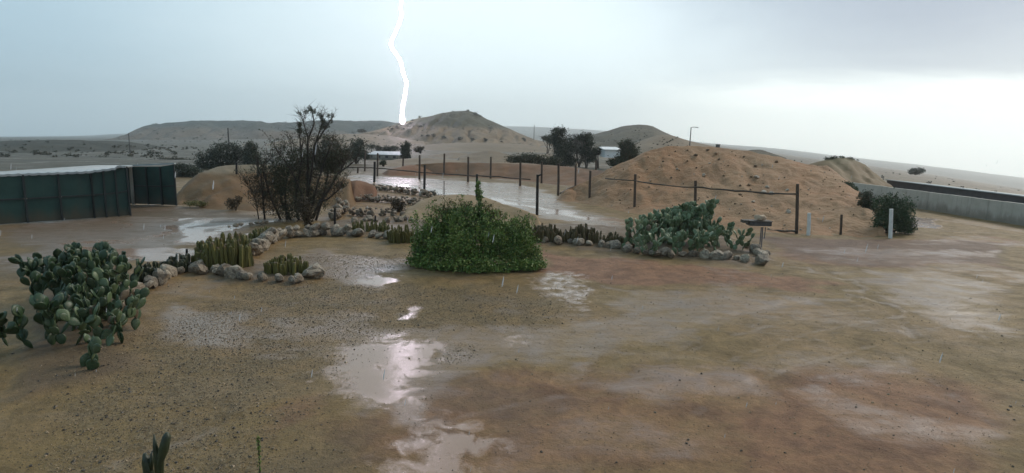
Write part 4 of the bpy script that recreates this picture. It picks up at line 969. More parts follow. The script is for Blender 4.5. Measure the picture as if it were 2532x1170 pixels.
# ---- the straggly tree
def straggly():
    Y = 26.8; base = G(745, 548); base.z = 0
    t = thing('straggly_tree', 'large straggly dark tree with bare tufted top beside the rock bed', 'tree', base)
    def P(px, py, dy=0.0): return at(px, py, Y + dy)
    mb = MB(); tips = []
    main = [
        ([(735, 548), (728, 500), (735, 450), (748, 400), (742, 350), (741, 318)], .075, 0),
        ([(760, 548), (758, 480), (762, 420), (760, 350), (775, 305), (772, 270)], .085, .3),
        ([(760, 500), (770, 430), (778, 360), (795, 330), (812, 305), (822, 286)], .06, -.2),
        ([(762, 420), (758, 340), (752, 300), (746, 282)], .045, .4),
        ([(775, 400), (786, 340), (800, 300), (794, 284)], .045, .1),
        ([(772, 540), (792, 500), (818, 465), (838, 430), (862, 408), (882, 395)], .08, -.3),
        ([(792, 500), (815, 492), (838, 470), (845, 452)], .05, -.6),
        ([(838, 430), (848, 412), (858, 395)], .04, -.4),
        ([(720, 548), (700, 500), (690, 450), (680, 410), (668, 392)], .07, .2),
        ([(700, 548), (672, 490), (655, 440), (648, 405)], .06, -.5),
        ([(655, 552), (654, 510), (648, 470), (640, 430), (632, 408)], .05, -.9),
        ([(710, 548), (704, 470), (715, 420), (722, 385), (728, 368)], .06, .6),
        ([(750, 548), (742, 480), (728, 440), (705, 400), (690, 380)], .06, -.2),
        ([(778, 545), (805, 470), (812, 420), (830, 385), (845, 372)], .06, .5),
        ([(765, 545), (785, 450), (800, 400), (815, 365), (826, 350)], .055, -.4),
        ([(640, 545), (634, 500), (622, 470), (612, 455)], .03, -.6),
    ]
    for pts, r, dy in main:
        pp = [P(x + random.gauss(0, 2), y, dy * (i / len(pts)) * 2) for i, (x, y) in enumerate(pts)]
        rr = [r * (1 - .78 * i / (len(pp) - 1)) for i in range(len(pp))]
        mb.tube(pp, rr, 6); tips.append((pp, r))
    mb.build('trunk', M['bark'], t, True)
    # twigs rise from the limbs
    tw = MB(); LP = []; BP = []
    for pp, r in tips:
        for k in range(26):
            f = random.uniform(.12, 1) * (len(pp) - 1); i = min(int(f), len(pp) - 2); b = pp[i].lerp(pp[i + 1], f - i)
            L = random.uniform(.35, 1.0); d = Vector((random.gauss(0, .45), random.gauss(0, .5), random.uniform(.45, 1))).normalized()
            if b.z > 3.4: L *= .4
            m1 = b + d * L * .5 + Vector((random.gauss(0, .05), random.gauss(0, .05), 0)); e = b + d * L + Vector((0, 0, .08))
            tw.tube([b, m1, e], [.014, .009, .003], 3, False)
            for _ in range(3):
                q = m1.lerp(e, random.random()); e2 = q + Vector((random.gauss(0, .2), random.gauss(0, .2), random.uniform(.05, .3)))
                tw.tube([q, e2], [.006, .002], 3, False)
                if b.z < 3.6:
                    for _ in range(5): (LP if random.random() < .75 else BP).append(tuple(q.lerp(e2, random.uniform(.2, 1.1)) + Vector((random.gauss(0, .05), random.gauss(0, .05), random.gauss(0, .05)))))
    tw.build('twigs', M['twig'], t)
    # leaf masses low in the tree, and sparse tufts on the bare top
    mass = px_ells([(720, 430, 45, 30, .3), (770, 410, 50, 34, .5), (815, 400, 36, 34, .2), (840, 385, 26, 18, .3), (720, 490, 55, 40, .2), (690, 450, 30, 34, -.1), (760, 470, 50, 40, .4), (790, 500, 30, 26, .3), (665, 425, 24, 24, -.3), (700, 405, 28, 20, 0), (745, 385, 34, 26, .3), (675, 470, 30, 34, 0), (735, 520, 50, 24, 0)], Y, .8)
    Pm = blob_points(mass, 16000, 150, .2)
    tuft = px_ells([(741, 281, 5, 4), (757, 277, 6, 6), (766, 269, 7, 7), (775, 275, 6, 7), (790, 284, 6, 6), (797, 292, 5, 5), (812, 286, 4, 5), (822, 287, 4, 5), (741, 322, 8, 8), (806, 310, 8, 7), (800, 300, 6, 6), (740, 308, 5, 6), (818, 300, 5, 5), (840, 455, 8, 8), (848, 460, 6, 6), (795, 315, 6, 5)], Y, 1.0)
    Pt = blob_points(tuft, 420, 80, .3)
    V, Qd = leaf_quads(np.concatenate([Pm, Pt, np.array(LP)]), .085, .4, .3); quads_obj('foliage', V, Qd, M['leaf_olive'], t)
    low = px_ells([(640, 480, 24, 34, -.4), (665, 500, 30, 32, -.4), (640, 450, 20, 26, -.3), (820, 470, 28, 24, .4), (700, 520, 40, 22, -.3)], Y, .7)
    V, Qd = leaf_quads(np.concatenate([blob_points(low + mass[:4], 8500, 120, .25), np.array(BP)]), .085, .35, .2); quads_obj('dry_foliage', V, Qd, M['leaf_brown'], t)
straggly()

# ---- the centre bush
def centre_bush():
    Y = 18.2; base = G(1175, 640); base = Vector((base.x, 18.4, 0))
    t = thing('leafy_bush', 'large ragged bright green bush with a tall leafy shoot in mid yard', 'bush', base)
    mb = MB()
    for k in range(16):
        a = random.uniform(0, 2 * PI); e = base + Vector((math.cos(a) * random.uniform(.4, 1.7), math.sin(a) * random.uniform(.3, 1.1), random.uniform(.7, 1.7)))
        mb.tube([base + Vector((math.cos(a) * .15, math.sin(a) * .15, 0)), base.lerp(e, .5) + Vector((0, 0, .2)), e], [.035, .025, .008], 5)
    mb.build('branches', M['bark'], t, True)
    body = px_ells([(1080, 588, 46, 40, .1), (1248, 594, 50, 40, .1), (1145, 556, 60, 50, .2), (1195, 560, 40, 40, .2), (1118, 540, 26, 26, .3), (1060, 612, 48, 46, 0), (1290, 615, 50, 46, 0), (1170, 605, 120, 60, 0), (1170, 640, 140, 32, -.4), (1045, 640, 38, 28, -.1), (1310, 640, 38, 30, 0), (1140, 600, 40, 28, -.8), (1220, 590, 36, 28, -.7), (1085, 610, 30, 26, -.6), (1270, 615, 30, 26, -.6)] + [(1170 + 128 * math.cos(a_) + random.uniform(-10, 10), 616 - 56 * math.sin(a_) + random.uniform(-8, 8), random.uniform(14, 30), random.uniform(12, 26), random.uniform(-.5, .4)) for a_ in [PI * k / 13 for k in range(14)]], Y, .72)
    Pb = blob_points(body, 38000, 190, .15, .66)
    skirt = px_ells([(1040, 648, 34, 18, -.2), (1100, 660, 50, 14, -.4), (1170, 665, 60, 11, -.5), (1240, 665, 50, 11, -.4), (1300, 656, 46, 16, -.2), (1335, 654, 18, 10, 0)], Y - .35, .6)
    Ps = blob_points(skirt, 12000, 150, .16, .5)
    Pall = np.concatenate([Pb, Ps]); Pall = Pall[Pall[:, 2] > .02]
    V, Qd = leaf_quads(Pall, .085, .5, .35); quads_obj('foliage', V, Qd, M['leaf_green'], t)
    # spiky yellowing shoots on the upper left
    sp = MB(); LP = []
    shoots = [((1130, 545), (1112, 510), (1092, 484)), ((1140, 540), (1122, 505), (1108, 494)), ((1150, 540), (1140, 508), (1134, 490)), ((1165, 540), (1158, 512), (1160, 502)), ((1110, 550), (1090, 525), (1072, 515)),
              ((1200, 540), (1208, 512), (1216, 506)), ((1215, 545), (1226, 525), (1234, 516)), ((1185, 540), (1190, 505), (1200, 500)), ((1230, 555), (1238, 532), (1236, 520)), ((1085, 560), (1068, 540), (1060, 530)),
              ((1100, 545), (1084, 520), (1076, 524)), ((1145, 545), (1150, 515), (1146, 505)), ((1120, 550), (1104, 524), (1098, 506))]
    for s in shoots:
        pp = [at(x, y, Y + random.uniform(0, .5)) for x, y in s]; sp.tube(pp, [.012, .009, .004], 4, False)
        for i in range(2):
            for _ in range(34):
                q = pp[i].lerp(pp[i + 1], random.random()); LP.append(tuple(q + Vector((random.gauss(0, .06), random.gauss(0, .06), random.gauss(0, .05)))))
    GP_ = []
    for _ in range(120):
        x0, y0 = random.uniform(1030, 1310), random.uniform(545, 640); y0 = max(y0, 515 + abs(x0 - 1150) * .5)
        L = random.uniform(24, 66); q0 = at(x0, y0, Y - random.uniform(-.5, .9)); q1 = q0 + Vector((random.gauss(0, .12), random.gauss(0, .12), L * Y / FPX))
        sp.tube([q0, q1], [.008, .003], 3, False)
        for _ in range(46): GP_.append(tuple(q0.lerp(q1, random.random() ** .7) + Vector((random.gauss(0, .05), random.gauss(0, .05), random.gauss(0, .03)))))
    V, Qd = leaf_quads(np.array(GP_), .085, .4, .7); quads_obj('shoot_foliage', V, Qd, M['leaf_green'], t)
    sp.build('shoots', M['twig'], t, False, 'stuff')
    ye = px_ells([(1110, 530, 34, 18, .3), (1160, 525, 36, 20, .3), (1205, 532, 30, 18, .3), (1075, 548, 20, 14, .2)], Y, .7)
    V, Qd = leaf_quads(np.concatenate([np.array(LP), blob_points(ye, 1900, 60, .3)]), .085, .35, .6); quads_obj('spiky_foliage', V, Qd, M['leaf_yellow'], t)
    # the tall shoot
    c = [at(1188, 600, Y), at(1186, 530, Y), at(1184, 480, Y), at(1183, 448, Y)]
    mb = MB(); mb.tube(c, [.03, .025, .018, .006], 6); mb.build('tall_shoot', M['bark'], t, True)
    e = px_ells([(1183, 458, 6, 12), (1184, 475, 9, 12), (1186, 490, 9, 10), (1186, 508, 8, 12), (1187, 525, 9, 12)], Y, 1.0)
    V, Qd = leaf_quads(blob_points(e, 650, 40, .3, .3), .085, .5, .3); quads_obj('shoot_leaves', V, Qd, M['leaf_green'], t)
centre_bush()

# thin weed stalks at the bottom edge
b = G(640, 1170); b = b * (5.2 / b.y); b.z = 0
t = thing('weed_stalk', 'thin leafy green stalk rising at the bottom edge of the yard', 'plant', b)
mb = MB(); cpts = [b, at(643, 1200, 5.2), at(642, 1150, 5.2), at(640, 1110, 5.2), at(638, 1078, 5.2)]; mb.tube(cpts, [.009, .008, .007, .006, .003], 5); mb.build('stem', M['twig'], t)
LP = [tuple(cpts[i].lerp(cpts[i + 1], random.random()) + Vector((random.gauss(0, .008), random.gauss(0, .008), 0))) for i in (1, 2, 3) for _ in range(20 + 12 * i)]
V, Qd = leaf_quads(np.array(LP), .03, .4, .8); quads_obj('leaves', V, Qd, M['leaf_green'], t)

# ------------------------------------------------------------------ posts, fences, stakes
def post_geo(px, ptop, pbot, wpx, mat, parent, name='post', base=None, lean=0.0, arm=False):
    b = G(px, pbot) if base is None else base
    top = at(px + lean, ptop, b.y); r = wpx * b.y / FPX / 2
    mb = MB(); mb.tube([b - Vector((0, 0, .15)), b.lerp(top, .5) + Vector((random.gauss(0, r * .12), 0, 0)), top], [r * 1.05, r, r * .95], 8)
    if arm: mb.tube([top - Vector((0, 0, r * 1.2)), top + Vector((.16, 0, .01)), top + Vector((.2, 0, .03))], [r * .7, r * .6, r * .4], 6)
    return mb.build(name, M[mat], parent, False), b, top
def cable_geo(pts, r, parent, name='cable', sag=0.0, mat='cable'):
    P = []
    for a, b in zip(pts[:-1], pts[1:]):
        for k in range(6):
            f = k / 6; P.append(a.lerp(b, f) - Vector((0, 0, sag * 4 * f * (1 - f))) + Vector((0, 0, random.gauss(0, r * .25))))
    P.append(pts[-1]); mb = MB(); mb.tube(P, [r * random.uniform(.8, 1.2) for _ in P], 6); return mb.build(name, M[mat], parent, True)
# fence on the near side of the big mound
f1 = thing('cable_fence', 'brown post and sagging cable fence in front of the big mound', 'fence', G(1569, 522))
tops = {}
for px, a, bt, w in [(1458, 422, 500, 6), (1569, 431, 520, 6.5), (1718, 447, 548, 7), (1970, 455, 577, 8)]:
    _, b, tp = post_geo(px, a, bt, w, 'wood_brown', f1, lean=2); tops[px] = (b, tp)
def on(px, py):      # a point on the fence line
    keys = sorted(tops); ys = np.interp(px, keys, [tops[k][0].y for k in keys]); return at(px, py, float(ys) - .06)
cable_geo([on(1497, 441), on(1569, 446)], .035, f1, sag=.03); cable_geo([on(1569, 446), on(1640, 457), on(1718, 463)], .035, f1, sag=.03)
cable_geo([on(1718, 462), on(1840, 473), on(1970, 480)], .045, f1, sag=.02)
cable_geo([on(1458, 497), on(1500, 505), on(1569, 518)], .03, f1, sag=.03); cable_geo([on(1840, 567), on(1900, 570), on(1970, 573)], .05, f1, 'bottom_rail')
o, *_ = (cable_geo([G(1415, 491) + Vector((0, 0, .08)), G(1437, 493) + Vector((0, 0, .08))], .09, None, 'log', mat='wood_brown'), 0)
tag(o, 'short dark log lying at the foot of the big mound by the driveway', 'log')
# near-side driveway posts
GP = 'lone black posts along the near edge of the driveway'
for px, a, bt, w, lab, arm in [(925, 400, 450, 6, 'black driveway post furthest left above the stone terraces', False), (1049, 408, 471, 6, 'black driveway post between the terraces and the sandy heap', False),
                               (1178, 431, 500, 6, 'black driveway post half hidden by the tall shoot of the centre bush', False), (1328, 432, 531, 7, 'tallest black driveway post with a short arm at its top', True)]:
    b = G(px, bt); t = thing('driveway_post', lab, 'post', b, GP)
    post_geo(px, a, bt, w, 'wood_black', t, 'shaft', lean=1.5, arm=arm)
# paddock fence rows
f2 = thing('cable_fence', 'long dark post fence with a low cable between driveway and red bank', 'fence', G(1157, 448))
tp2 = []
for px, a, bt, w in [(884, 413, 428, 4.5), (933, 379, 435, 4.5), (1037, 384, 443, 5), (1157, 388, 449, 5), (1286, 402, 459, 5.5), (1380, 405, 483, 6)]:
    _, b, tp = post_geo(px, a, bt, w, 'wood_brown', f2, lean=1); tp2.append(b)
cable_geo([at(850, 415, 57), at(884, 414, 57), at(935, 416, 57), at(1040, 426, 54), at(1150, 434, 51.5), at(1220, 437, 50), at(1312, 444, 49)], .06, f2)
f3 = thing('cable_fence', 'far row of thin brown fence posts along the foot of the red bank', 'fence', G(1213, 441))
for px, a, bt, w in [(902, 372, 423, 4), (996, 390, 427, 4), (1098, 380, 434, 4.5), (1213, 388, 441, 4.5), (1339, 400, 453, 5), (1423, 408, 465, 5), (1473, 398, 446, 5)]:
    post_geo(px, a, bt, w, 'wood_brown', f3, lean=1)
cable_geo([G(1385, 481) + Vector((0, 0, .1)), G(1405, 470) + Vector((0, 0, .12)), G(1424, 463) + Vector((0, 0, .15))], .05, f3, 'low_rail')
# left mound posts and garden stakes
for px, a, bt, y, w, lab in [(585, 402, 436, 35.5, 5, 'black stake on the crest of the left mound'), (638, 388, 432, 35.5, 5, 'taller black stake beside the straggly tree on the left mound')]:
    b = at(px, bt, y); t = thing('stake', lab, 'post', b); post_geo(px, a, bt, w, 'wood_black', t, 'shaft', base=b)
for px, a, bt, w, mat, lab in [(828, 515, 562, 6, 'wood_black', 'black garden stake behind the stacked rock border'), (462, 616, 652, 6, 'wood_black', 'black garden stake in front of the pale puddle'),
                               (928, 533, 566, 4.5, 'wood_black', 'thin black garden stake among the slim green cactus'), (440, 628, 676, 4, 'white_paint', 'thin white rod between the dark cactus clumps'),
                               (1098, 448, 482, 2.0, 'metal_dark', 'thin dark wire picket standing beside the driveway')]:
    b = G(px, bt); t = thing('stake', lab, 'post', b); post_geo(px, a, bt, w, mat, t, 'shaft')
for px, a, bt, w, mat, lab in [(1999, 527, 581, 9, 'white_paint', 'thick white marker post right of the last fence post'), (2202, 517, 588, 9, 'white_paint', 'white marker post in front of the bushy green shrub'),
                               (2079, 531, 579, 6, 'wood_brown', 'short brown stake midway between the two white marker posts')]:
    b = G(px, bt); t = thing('marker_post', lab, 'post', b, 'marker posts at the road edge')
    post_geo(px, a, bt, w, mat, t, 'shaft', lean=2)
# distant poles
def pole(px, a, y, lab, r=.09, lamp=False, basepy=None, name='utility_pole', cat='pole'):
    d = ray(px, 380); x = d.x / d.y * y; bz = zgf(x, y) if basepy is None else at(px, basepy, y).z
    b = Vector((x, y, bz)); tp = at(px, a, y); t = thing(name, lab, cat, b)
    mb = MB(); mb.tube([b - Vector((0, 0, .3)), Vector((b.x, b.y, tp.z))], [r, r * .75], 8); mb.build('shaft', M['metal_dark'], t)
    if lamp:
        mb = MB(); e = Vector((b.x, b.y, tp.z)); mb.tube([e - Vector((0, 0, .1)), e + Vector((.3, 0, .05)), e + Vector((.75, 0, .05))], [r * .5] * 3, 6); mb.build('arm', M['metal_dark'], t)
        mb = MB(); mb.box(e + Vector((.95, 0, .03)), (.5, .2, .12)); mb.build('lamp_head', M['metal_grey'], t)
pole(322, 329, 118, 'thin utility pole rising behind the green shed'); pole(567, 317, 118, 'stout dark pole rising behind the broad green tree', .16)
pole(1319, 309, 300, 'faint thin mast on the plain behind the cone-shaped hill', .15, basepy=345, name='mast', cat='mast')
pole(1704, 315, 100, 'street lamp on the crest behind the big mound', .1, True, basepy=360, name='street_lamp', cat='street lamp')
# dark water tank on the crest
b = at(1775, 361, 120); t = thing('water_tank', 'small dark tank on the skyline above the big mound', 'tank', b)
mb = MB(); mb.tube([b - Vector((0, 0, .6)), b + Vector((0, 0, .2))], .42, 14); mb.build('tank_wall', M['metal_dark'], t)
mb = MB(); mb.tube([b + Vector((0, 0, .2)), b + Vector((0, 0, .33))], [.5, .44], 14); mb.build('lid', M['metal_dark'], t)

# ------------------------------------------------------------------ stand with a sandstone block
b = G(1879, 622); t = thing('letterbox_stand', 'rusty letterbox stand on twin pipes at the right tip of the bed', 'letterbox', b)
s = b.y / FPX
zt = at(1879, 562, b.y).z
mb = MB(); mb.tube([b - Vector((.03, 0, .1)), Vector((b.x - .03, b.y, zt))], .022, 8); mb.build('leg', M['metal_grey'], t)
mb = MB(); mb.tube([b + Vector((.05, .02, -.1)), Vector((b.x + .03, b.y + .02, zt))], .022, 8); mb.build('leg', M['metal_grey'], t)
mb = MB(); mb.tube([Vector((b.x + .12, b.y, zt)), Vector((b.x + .12, b.y, zt - .42))], .018, 6); mb.tube([Vector((b.x + .03, b.y, zt - .40)), Vector((b.x + .12, b.y, zt - .40))], .015, 6); mb.build('brace', M['metal_grey'], t)
c = at(1876, 552, b.y); mb = MB(); mb.box(c, (.80, .42, .16)); mb.build('box', M['metal_dark'], t)
mb = MB(); mb.box(c + Vector((.0, 0, .095)), (.86, .48, .025)); mb.build('shelf', M['board'], t)
mb = MB(); mb.box(c + Vector((-.52, .03, .06)), (.2, .3, .10)); mb.build('side_tray', M['board'], t)
me = STONES[2].copy(); me.materials.clear(); me.materials.append(simple('sandstone', (0.34, 0.24, 0.15), (0.42, 0.31, 0.21), 3, .7, .3))
o = bpy.data.objects.new('sandstone_block', me); COL.objects.link(o); o.location = c + Vector((.03, 0, .215)); o.scale = (.26, .17, .15); o.rotation_euler = (0, .08, .3)
tag(o, 'pinkish sandstone block resting on top of the letterbox stand', 'stone')

# ------------------------------------------------------------------ green shed on the left
M['shed_green'] = simple('shed_green', (0.012, 0.042, 0.036), (0.020, 0.058, 0.048), 1.3, .5, .12, spec=.3)
def mud_splash(m):
    T = NT(m.node_tree); p = next(n for n in T.n if n.type == 'BSDF_PRINCIPLED'); src = p.inputs['Base Color'].links[0].from_socket
    g = T.new('ShaderNodeNewGeometry'); sp = T.new('ShaderNodeSeparateXYZ'); T.l.new(g.outputs['Position'], sp.inputs[0])
    n = T.noise(T.scalev(g.outputs['Position'], (1, 1, .35)), 2.5, 5, .65)
    f = T.math('SUBTRACT', 1.0, T.step(T.math('SUBTRACT', sp.outputs[2], T.math('MULTIPLY', n, 1.1)), -.5, .15))
    T.put(p.inputs['Base Color'], T.mix(T.math('MULTIPLY', f, .6), src, (0.085, 0.062, 0.038, 1)))
    st = T.noise(T.scalev(g.outputs['Position'], (3.5, 3.5, .12)), 1.0, 4, .6)
    T.put(p.inputs['Base Color'], T.mix(T.math('MULTIPLY', T.step(st, .5, .75), .35), p.inputs['Base Color'].links[0].from_socket, (0.045, 0.055, 0.045, 1)))

M['shed_frame'] = simple('shed_frame', (0.006, 0.012, 0.012), (0.012, 0.02, 0.02), 5, .5)
M['roof_sheet'] = simple('roof_sheet', (0.25, 0.29, 0.30), (0.34, 0.37, 0.37), 1.5, .45)
M['white_wall'] = simple('white_wall', (0.36, 0.34, 0.285), (0.43, 0.405, 0.35), 1.2, .7, .1)
mud_splash(M['shed_green']); mud_splash(M['white_wall'])
M['dark_wall'] = simple('dark_wall', (0.03, 0.03, 0.035), (0.05, 0.048, 0.05), 2, .6)
M['bright_wall'] = simple('bright_wall', (0.72, 0.72, 0.70), (0.8, 0.8, 0.78), 1, .6)
def shed():
    A0, A1 = G(234, 540), G(322, 534)            # closed front bay
    d = (A1 - A0).normalized(); A00 = A0 - d * 4.6
    B0, B1 = G(334, 505), G(438, 509)            # deeper wall seen right of the open slot
    t = thing('metal_shed', 'dark green sheet metal shed with pale flat roof at the left edge', 'shed', A1)
    zl, zr = 2.02, 2.2
    def ztop(p): return float(np.interp(p.x, [A00.x, A0.x, A1.x, B1.x], [1.95, 2.04, 2.2, 2.27]))
    def panels(a, b, n, rows):
        for k in range(n):
            p, q = a.lerp(b, k / n), a.lerp(b, (k + 1) / n)
            for (f0, f1) in rows:
                mb = MB(); mb.slab(p, q, .03, .03 + f0 * ztop(p), f1 * ztop(p) - .02, .03 + f0 * ztop(q), f1 * ztop(q) - .02)
                mb.build('wall_panel', M['shed_green'], t)
        nrm = Vector((b.y - a.y, a.x - b.x, 0)).normalized() * .045
        if nrm.y > 0: nrm = -nrm
        for k in range(n + 1):
            p = a.lerp(b, k / n) + nrm; mb = MB(); mb.box((p.x, p.y, ztop(p) / 2), (.07, .07, ztop(p) - .03), Matrix.Rotation(math.atan2(b.y - a.y, b.x - a.x), 3, 'Z')); mb.build('frame_post', M['shed_frame'], t)
        f = rows[0][1]
        for k in range(n):
            p, q = a.lerp(b, k / n) + nrm, a.lerp(b, (k + 1) / n) + nrm; e = (q - p).normalized() * .05
            mb = MB(); mb.slab(p + e, q - e, .05, f * ztop(p) - .02, f * ztop(p) + .04, f * ztop(q) - .02, f * ztop(q) + .04); mb.build('rail', M['shed_frame'], t)
    panels(A00, A0, 4, [(0, .5), (.5, 1)]); panels(A0, A1, 3, [(0, .5), (.5, 1)]); panels(B0, B1, 3, [(0, .48), (.48, 1)])
    panels(Vector((A00.x, B0.y, 0)), B0, 5, [(0, .48), (.48, 1)])
    mb = MB(); p = at(327, 470, B0.y - .1); mb.box((p.x, p.y, 1.0), (.15, .06, 2.0)); mb.build('daylight_strip', M['white_wall'], t)  # pale strip coloured to stand in for daylight through the gap
    # roof: ribbed sheets cut short of the right bay so sky light reaches its wall, a little proud of the walls
    eaves = [A00 + Vector((-.3, -.25, 0)), A1 + Vector((.12, -.22, 0))]
    backs = [Vector((A00.x - .3, B0.y + .2, 0)), B0 + Vector((-.05, .2, 0))]
    nx = 60; V, Q_ = [], []
    E, Bk = resample(eaves, nx), resample(backs, nx)
    for i in range(nx):
        z0, z1 = ztop(Vector(E[i])) + .03 + (.025 if i % 3 == 0 else 0), ztop(Vector(Bk[i])) + .03 + (.025 if i % 3 == 0 else 0)
        V += [(E[i][0], E[i][1], z0), (Bk[i][0], Bk[i][1], z1), (E[i][0], E[i][1], z0 - .09), (Bk[i][0], Bk[i][1], z1 - .06)]
    for i in range(nx - 1):
        a, b_ = i * 4, i * 4 + 4
        Q_ += [(a, b_, b_ + 1, a + 1), (a + 2, a + 3, b_ + 3, b_ + 2), (a, a + 2, b_ + 2, b_), (a + 1, b_ + 1, b_ + 3, a + 3)]
    e = (nx - 1) * 4; Q_ += [(0, 1, 3, 2), (e, e + 2, e + 3, e + 1)]
    quads_obj('roof', V, Q_, M['roof_sheet'], t)
    mb = MB(); mb.slab(B0, B1 + Vector((.05, 0, 0)), .16, ztop(B0) + .005, ztop(B0) + .07, ztop(B1) + .005, ztop(B1) + .07); mb.build('capping', M['roof_sheet'], t)
shed()

# ------------------------------------------------------------------ far buildings and the right-hand wall
def house(name, label, cat, px0, px1, pbot, ptop, y, depth, wallm, roofm, windows=0, roof_over=.25):
    a, b_ = at(px0, pbot, y), at(px1, pbot, y); zt = at((px0 + px1) / 2, ptop, y).z; z0 = min(a.z, b_.z) - .2
    mid = (a + b_) / 2; t = thing(name, label, cat, Vector((mid.x, y + depth / 2, z0)))
    w = b_.x - a.x
    mb = MB(); mb.box((mid.x, y + depth / 2, (z0 + zt) / 2), (w, depth, zt - z0)); mb.build('wall', M[wallm], t)
    mb = MB(); h = .06 * min(depth, 6)
    x0, x1, y0, y1 = a.x - roof_over, b_.x + roof_over, y - roof_over, y + depth + roof_over
    mb.add([(x0, y0, zt + .01), (x1, y0, zt + .01), (x1, y1, zt + h), (x0, y1, zt + h), (x0, y0, zt + .12), (x1, y0, zt + .12), (x1, y1, zt + h + .1), (x0, y1, zt + h + .1)],
           [(0, 3, 2, 1), (4, 5, 6, 7), (0, 1, 5, 4), (2, 3, 7, 6), (1, 2, 6, 5), (0, 4, 7, 3)]); mb.build('roof', M[roofm], t)
    for k in range(windows):
        x = a.x + w * (k + .5) / windows; mb = MB(); mb.box((x, y - .02, z0 + .2 + (zt - z0) * .5), (w / windows * .35, .06, (zt - z0) * .35)); mb.build('window', M['dark_wall'], t)
    return t
house('low_house', 'long low white house between the two dark trees on the flat', 'house', 908, 985, 394, 384, 95, 6, 'white_wall', 'roof_sheet', 4)
house('flat_roofed_building', 'bright white flat-roofed building behind the rounded dark tree', 'building', 1496, 1534, 386, 372, 80, 5, 'bright_wall', 'bright_wall')
house('low_house', 'tiny pale building on the flat behind the green shed', 'house', 392, 432, 392, 387, 160, 6, 'white_wall', 'roof_sheet', 3)
a_, b_ = at(2193, 462, 60), at(2680, 520, 38)
t = thing('dark_shed', 'long dark shed with pale roof edge behind the right-hand wall', 'shed', (a_.x, a_.y, 0))
za, zb = at(2193, 446, 60).z, at(2193, 446, 60).z
mb = MB(); mb.slab(a_, b_, .15, -.8, za, -.8, zb); mb.build('wall', M['dark_wall'], t)
nrm = Vector((-(b_.y - a_.y), b_.x - a_.x, 0)).normalized()
mb = MB(); e0, e1 = a_ - nrm * .25, b_ - nrm * .25; k0, k1 = a_ + nrm * 3.5, b_ + nrm * 3.5
mb.add([(e0.x, e0.y, za + .02), (e1.x, e1.y, za + .02), (k1.x, k1.y, za - .25), (k0.x, k0.y, za - .25), (e0.x, e0.y, za + .10), (e1.x, e1.y, za + .10), (k1.x, k1.y, za - .17), (k0.x, k0.y, za - .17)],
       [(0, 3, 2, 1), (4, 5, 6, 7), (0, 1, 5, 4), (2, 3, 7, 6), (1, 2, 6, 5), (0, 4, 7, 3)]); mb.build('roof', M['roof_sheet'], t)
mb = MB(); mb.slab(a_ + nrm * .1, a_ + nrm * 3.2, .12, -.8, za - .03, -.8, za - .28); mb.build('end_wall', M['dark_wall'], t)
# pale block wall on the right, in capped panels
wa, wb = at(2104, 485, 47), at(2660, 520, 29)
wa.z = wb.z = 0
t = thing('boundary_wall', 'long pale rendered boundary wall at the right edge', 'wall', wa)
n = 9
for k in range(n):
    p, q = wa.lerp(wb, k / n), wa.lerp(wb, (k + 1) / n); e = (q - p).normalized() * .006
    mb = MB(); mb.slab(p + e, q - e, .2, -.5, 1.15 + (k % 2) * .012, -.5, 1.15 + (k % 2) * .012); mb.build('wall_panel', M['white_wall'], t)

# ------------------------------------------------------------------ lightning
m, T, p = new_mat('lightning_glow'); T.n.remove(p)
em = T.new('ShaderNodeEmission'); em.inputs[0].default_value = (1.0, 0.84, 0.98, 1); em.inputs[1].default_value = 24.0
T.l.new(em.outputs[0], [x for x in T.n if x.type == 'OUTPUT_MATERIAL'][0].inputs[0])
YB = 322
bolt = [(1050, -760, 5), (1020, -680, 5), (1032, -600, 5), (1006, -520, 5), (990, -440, 5), (1004, -360, 5), (985, -290, 5), (992, -220, 5), (1010, -160, 5), (1002, -90, 5), (996, -30, 5), (993, -10, 5), (992, 8, 5), (991, 22, 5.5), (993, 40, 6), (988, 55, 5.5), (983, 68, 5), (976, 84, 5.5), (969, 98, 6), (966, 110, 6.5), (971, 122, 6), (979, 133, 5.5), (988, 146, 5.5), (993, 160, 5.5), (996, 176, 5.5), (1001, 192, 5.5), (1006, 206, 6), (1003, 222, 5.5), (1001, 238, 6), (998, 252, 6), (995, 266, 6.5), (995, 280, 7), (995, 292, 9), (995, 300, 10), (995, 306, 7)]
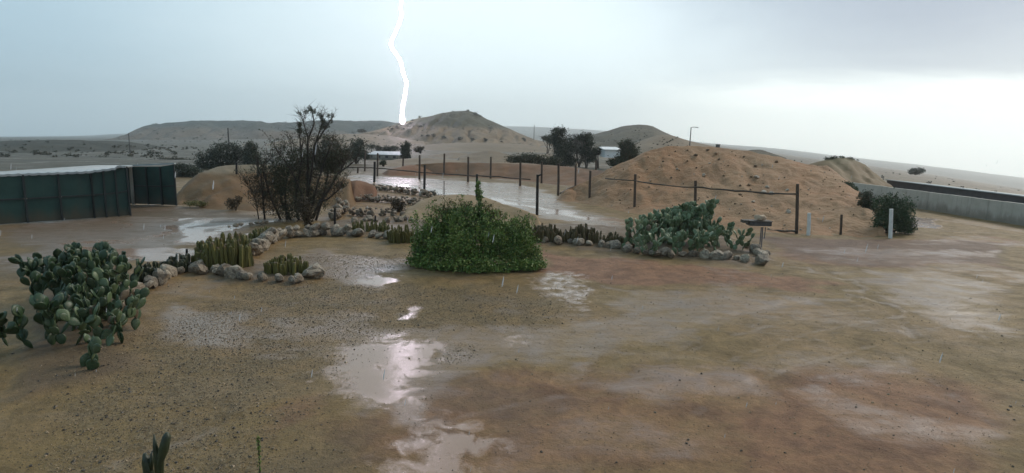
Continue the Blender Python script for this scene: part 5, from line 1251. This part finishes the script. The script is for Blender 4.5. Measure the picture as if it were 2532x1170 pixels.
mb = MB(); pp = [at(x, y, YB) for x, y, r in bolt]; mb.tube(pp, [r * 0.6 * YB / FPX for x, y, r in bolt], 10)
o = mb.build('lightning_bolt', m, None, True)
tag(o, 'jagged white lightning bolt striking the left shoulder of the cone-shaped hill', 'lightning')

# ------------------------------------------------------------------ falling rain
m, T, p = new_mat('rain_drop'); p.inputs['Base Color'].default_value = (0.8, 0.82, 0.85, 1); p.inputs['Roughness'].default_value = .15
p.inputs['Alpha'].default_value = 0.55
V, Fc = [], []
drops = [(781, 368, 7, 32), (748, 382, 9, 14), (1220, 590, 6, 24), (1095, 435, 11, 16), (1277, 452, 14, 10), (706, 603, 8, 20), (1397, 575, 10, 14), (1428, 592, 10, 16)]
for _ in range(170):
    y = random.uniform(4, 22); drops.append((random.uniform(0, 2532), random.uniform(400, 1165), y, random.uniform(70, 150) / y * random.uniform(.7, 1.2)))
mb = MB()
for px, py, y, L in drops:
    c = at(px, py, y); h = L * y / FPX / 2; ax = Vector((.16, 0, 1)).normalized() * h
    if c.z - h < .05: continue
    r = random.uniform(.0028, .0045) * (1.4 if L > 20 else 1)
    mb.tube([c - ax, c - ax * .5, c + ax * .4, c + ax], [r * .3, r, r * .8, r * .1], 5, False)
o = mb.build('rain', m, None, True, 'stuff')

# ------------------------------------------------------------------ haze of rain
m = bpy.data.materials.new('rain_haze'); m.use_nodes = True; T = NT(m.node_tree); T.n.clear()
out = T.new('ShaderNodeOutputMaterial'); pv = T.new('ShaderNodeVolumePrincipled')
pv.inputs['Color'].default_value = (0.96, 0.99, 1.0, 1); pv.inputs['Density'].default_value = 0.00038; pv.inputs['Anisotropy'].default_value = 0.65
T.l.new(pv.outputs[0], out.inputs['Volume'])
allv = [Vector(o.matrix_world @ Vector(c)) for o in [ground] for c in o.bound_box]
zlo = min(v.z for v in allv) - 1.0; zhi = max(p.z for p in pp) + 5
mb = MB(); mb.box((0, 0, (zlo + zhi) / 2), (8500, 8500, zhi - zlo)); mb.build('haze', m, None, False, 'stuff')
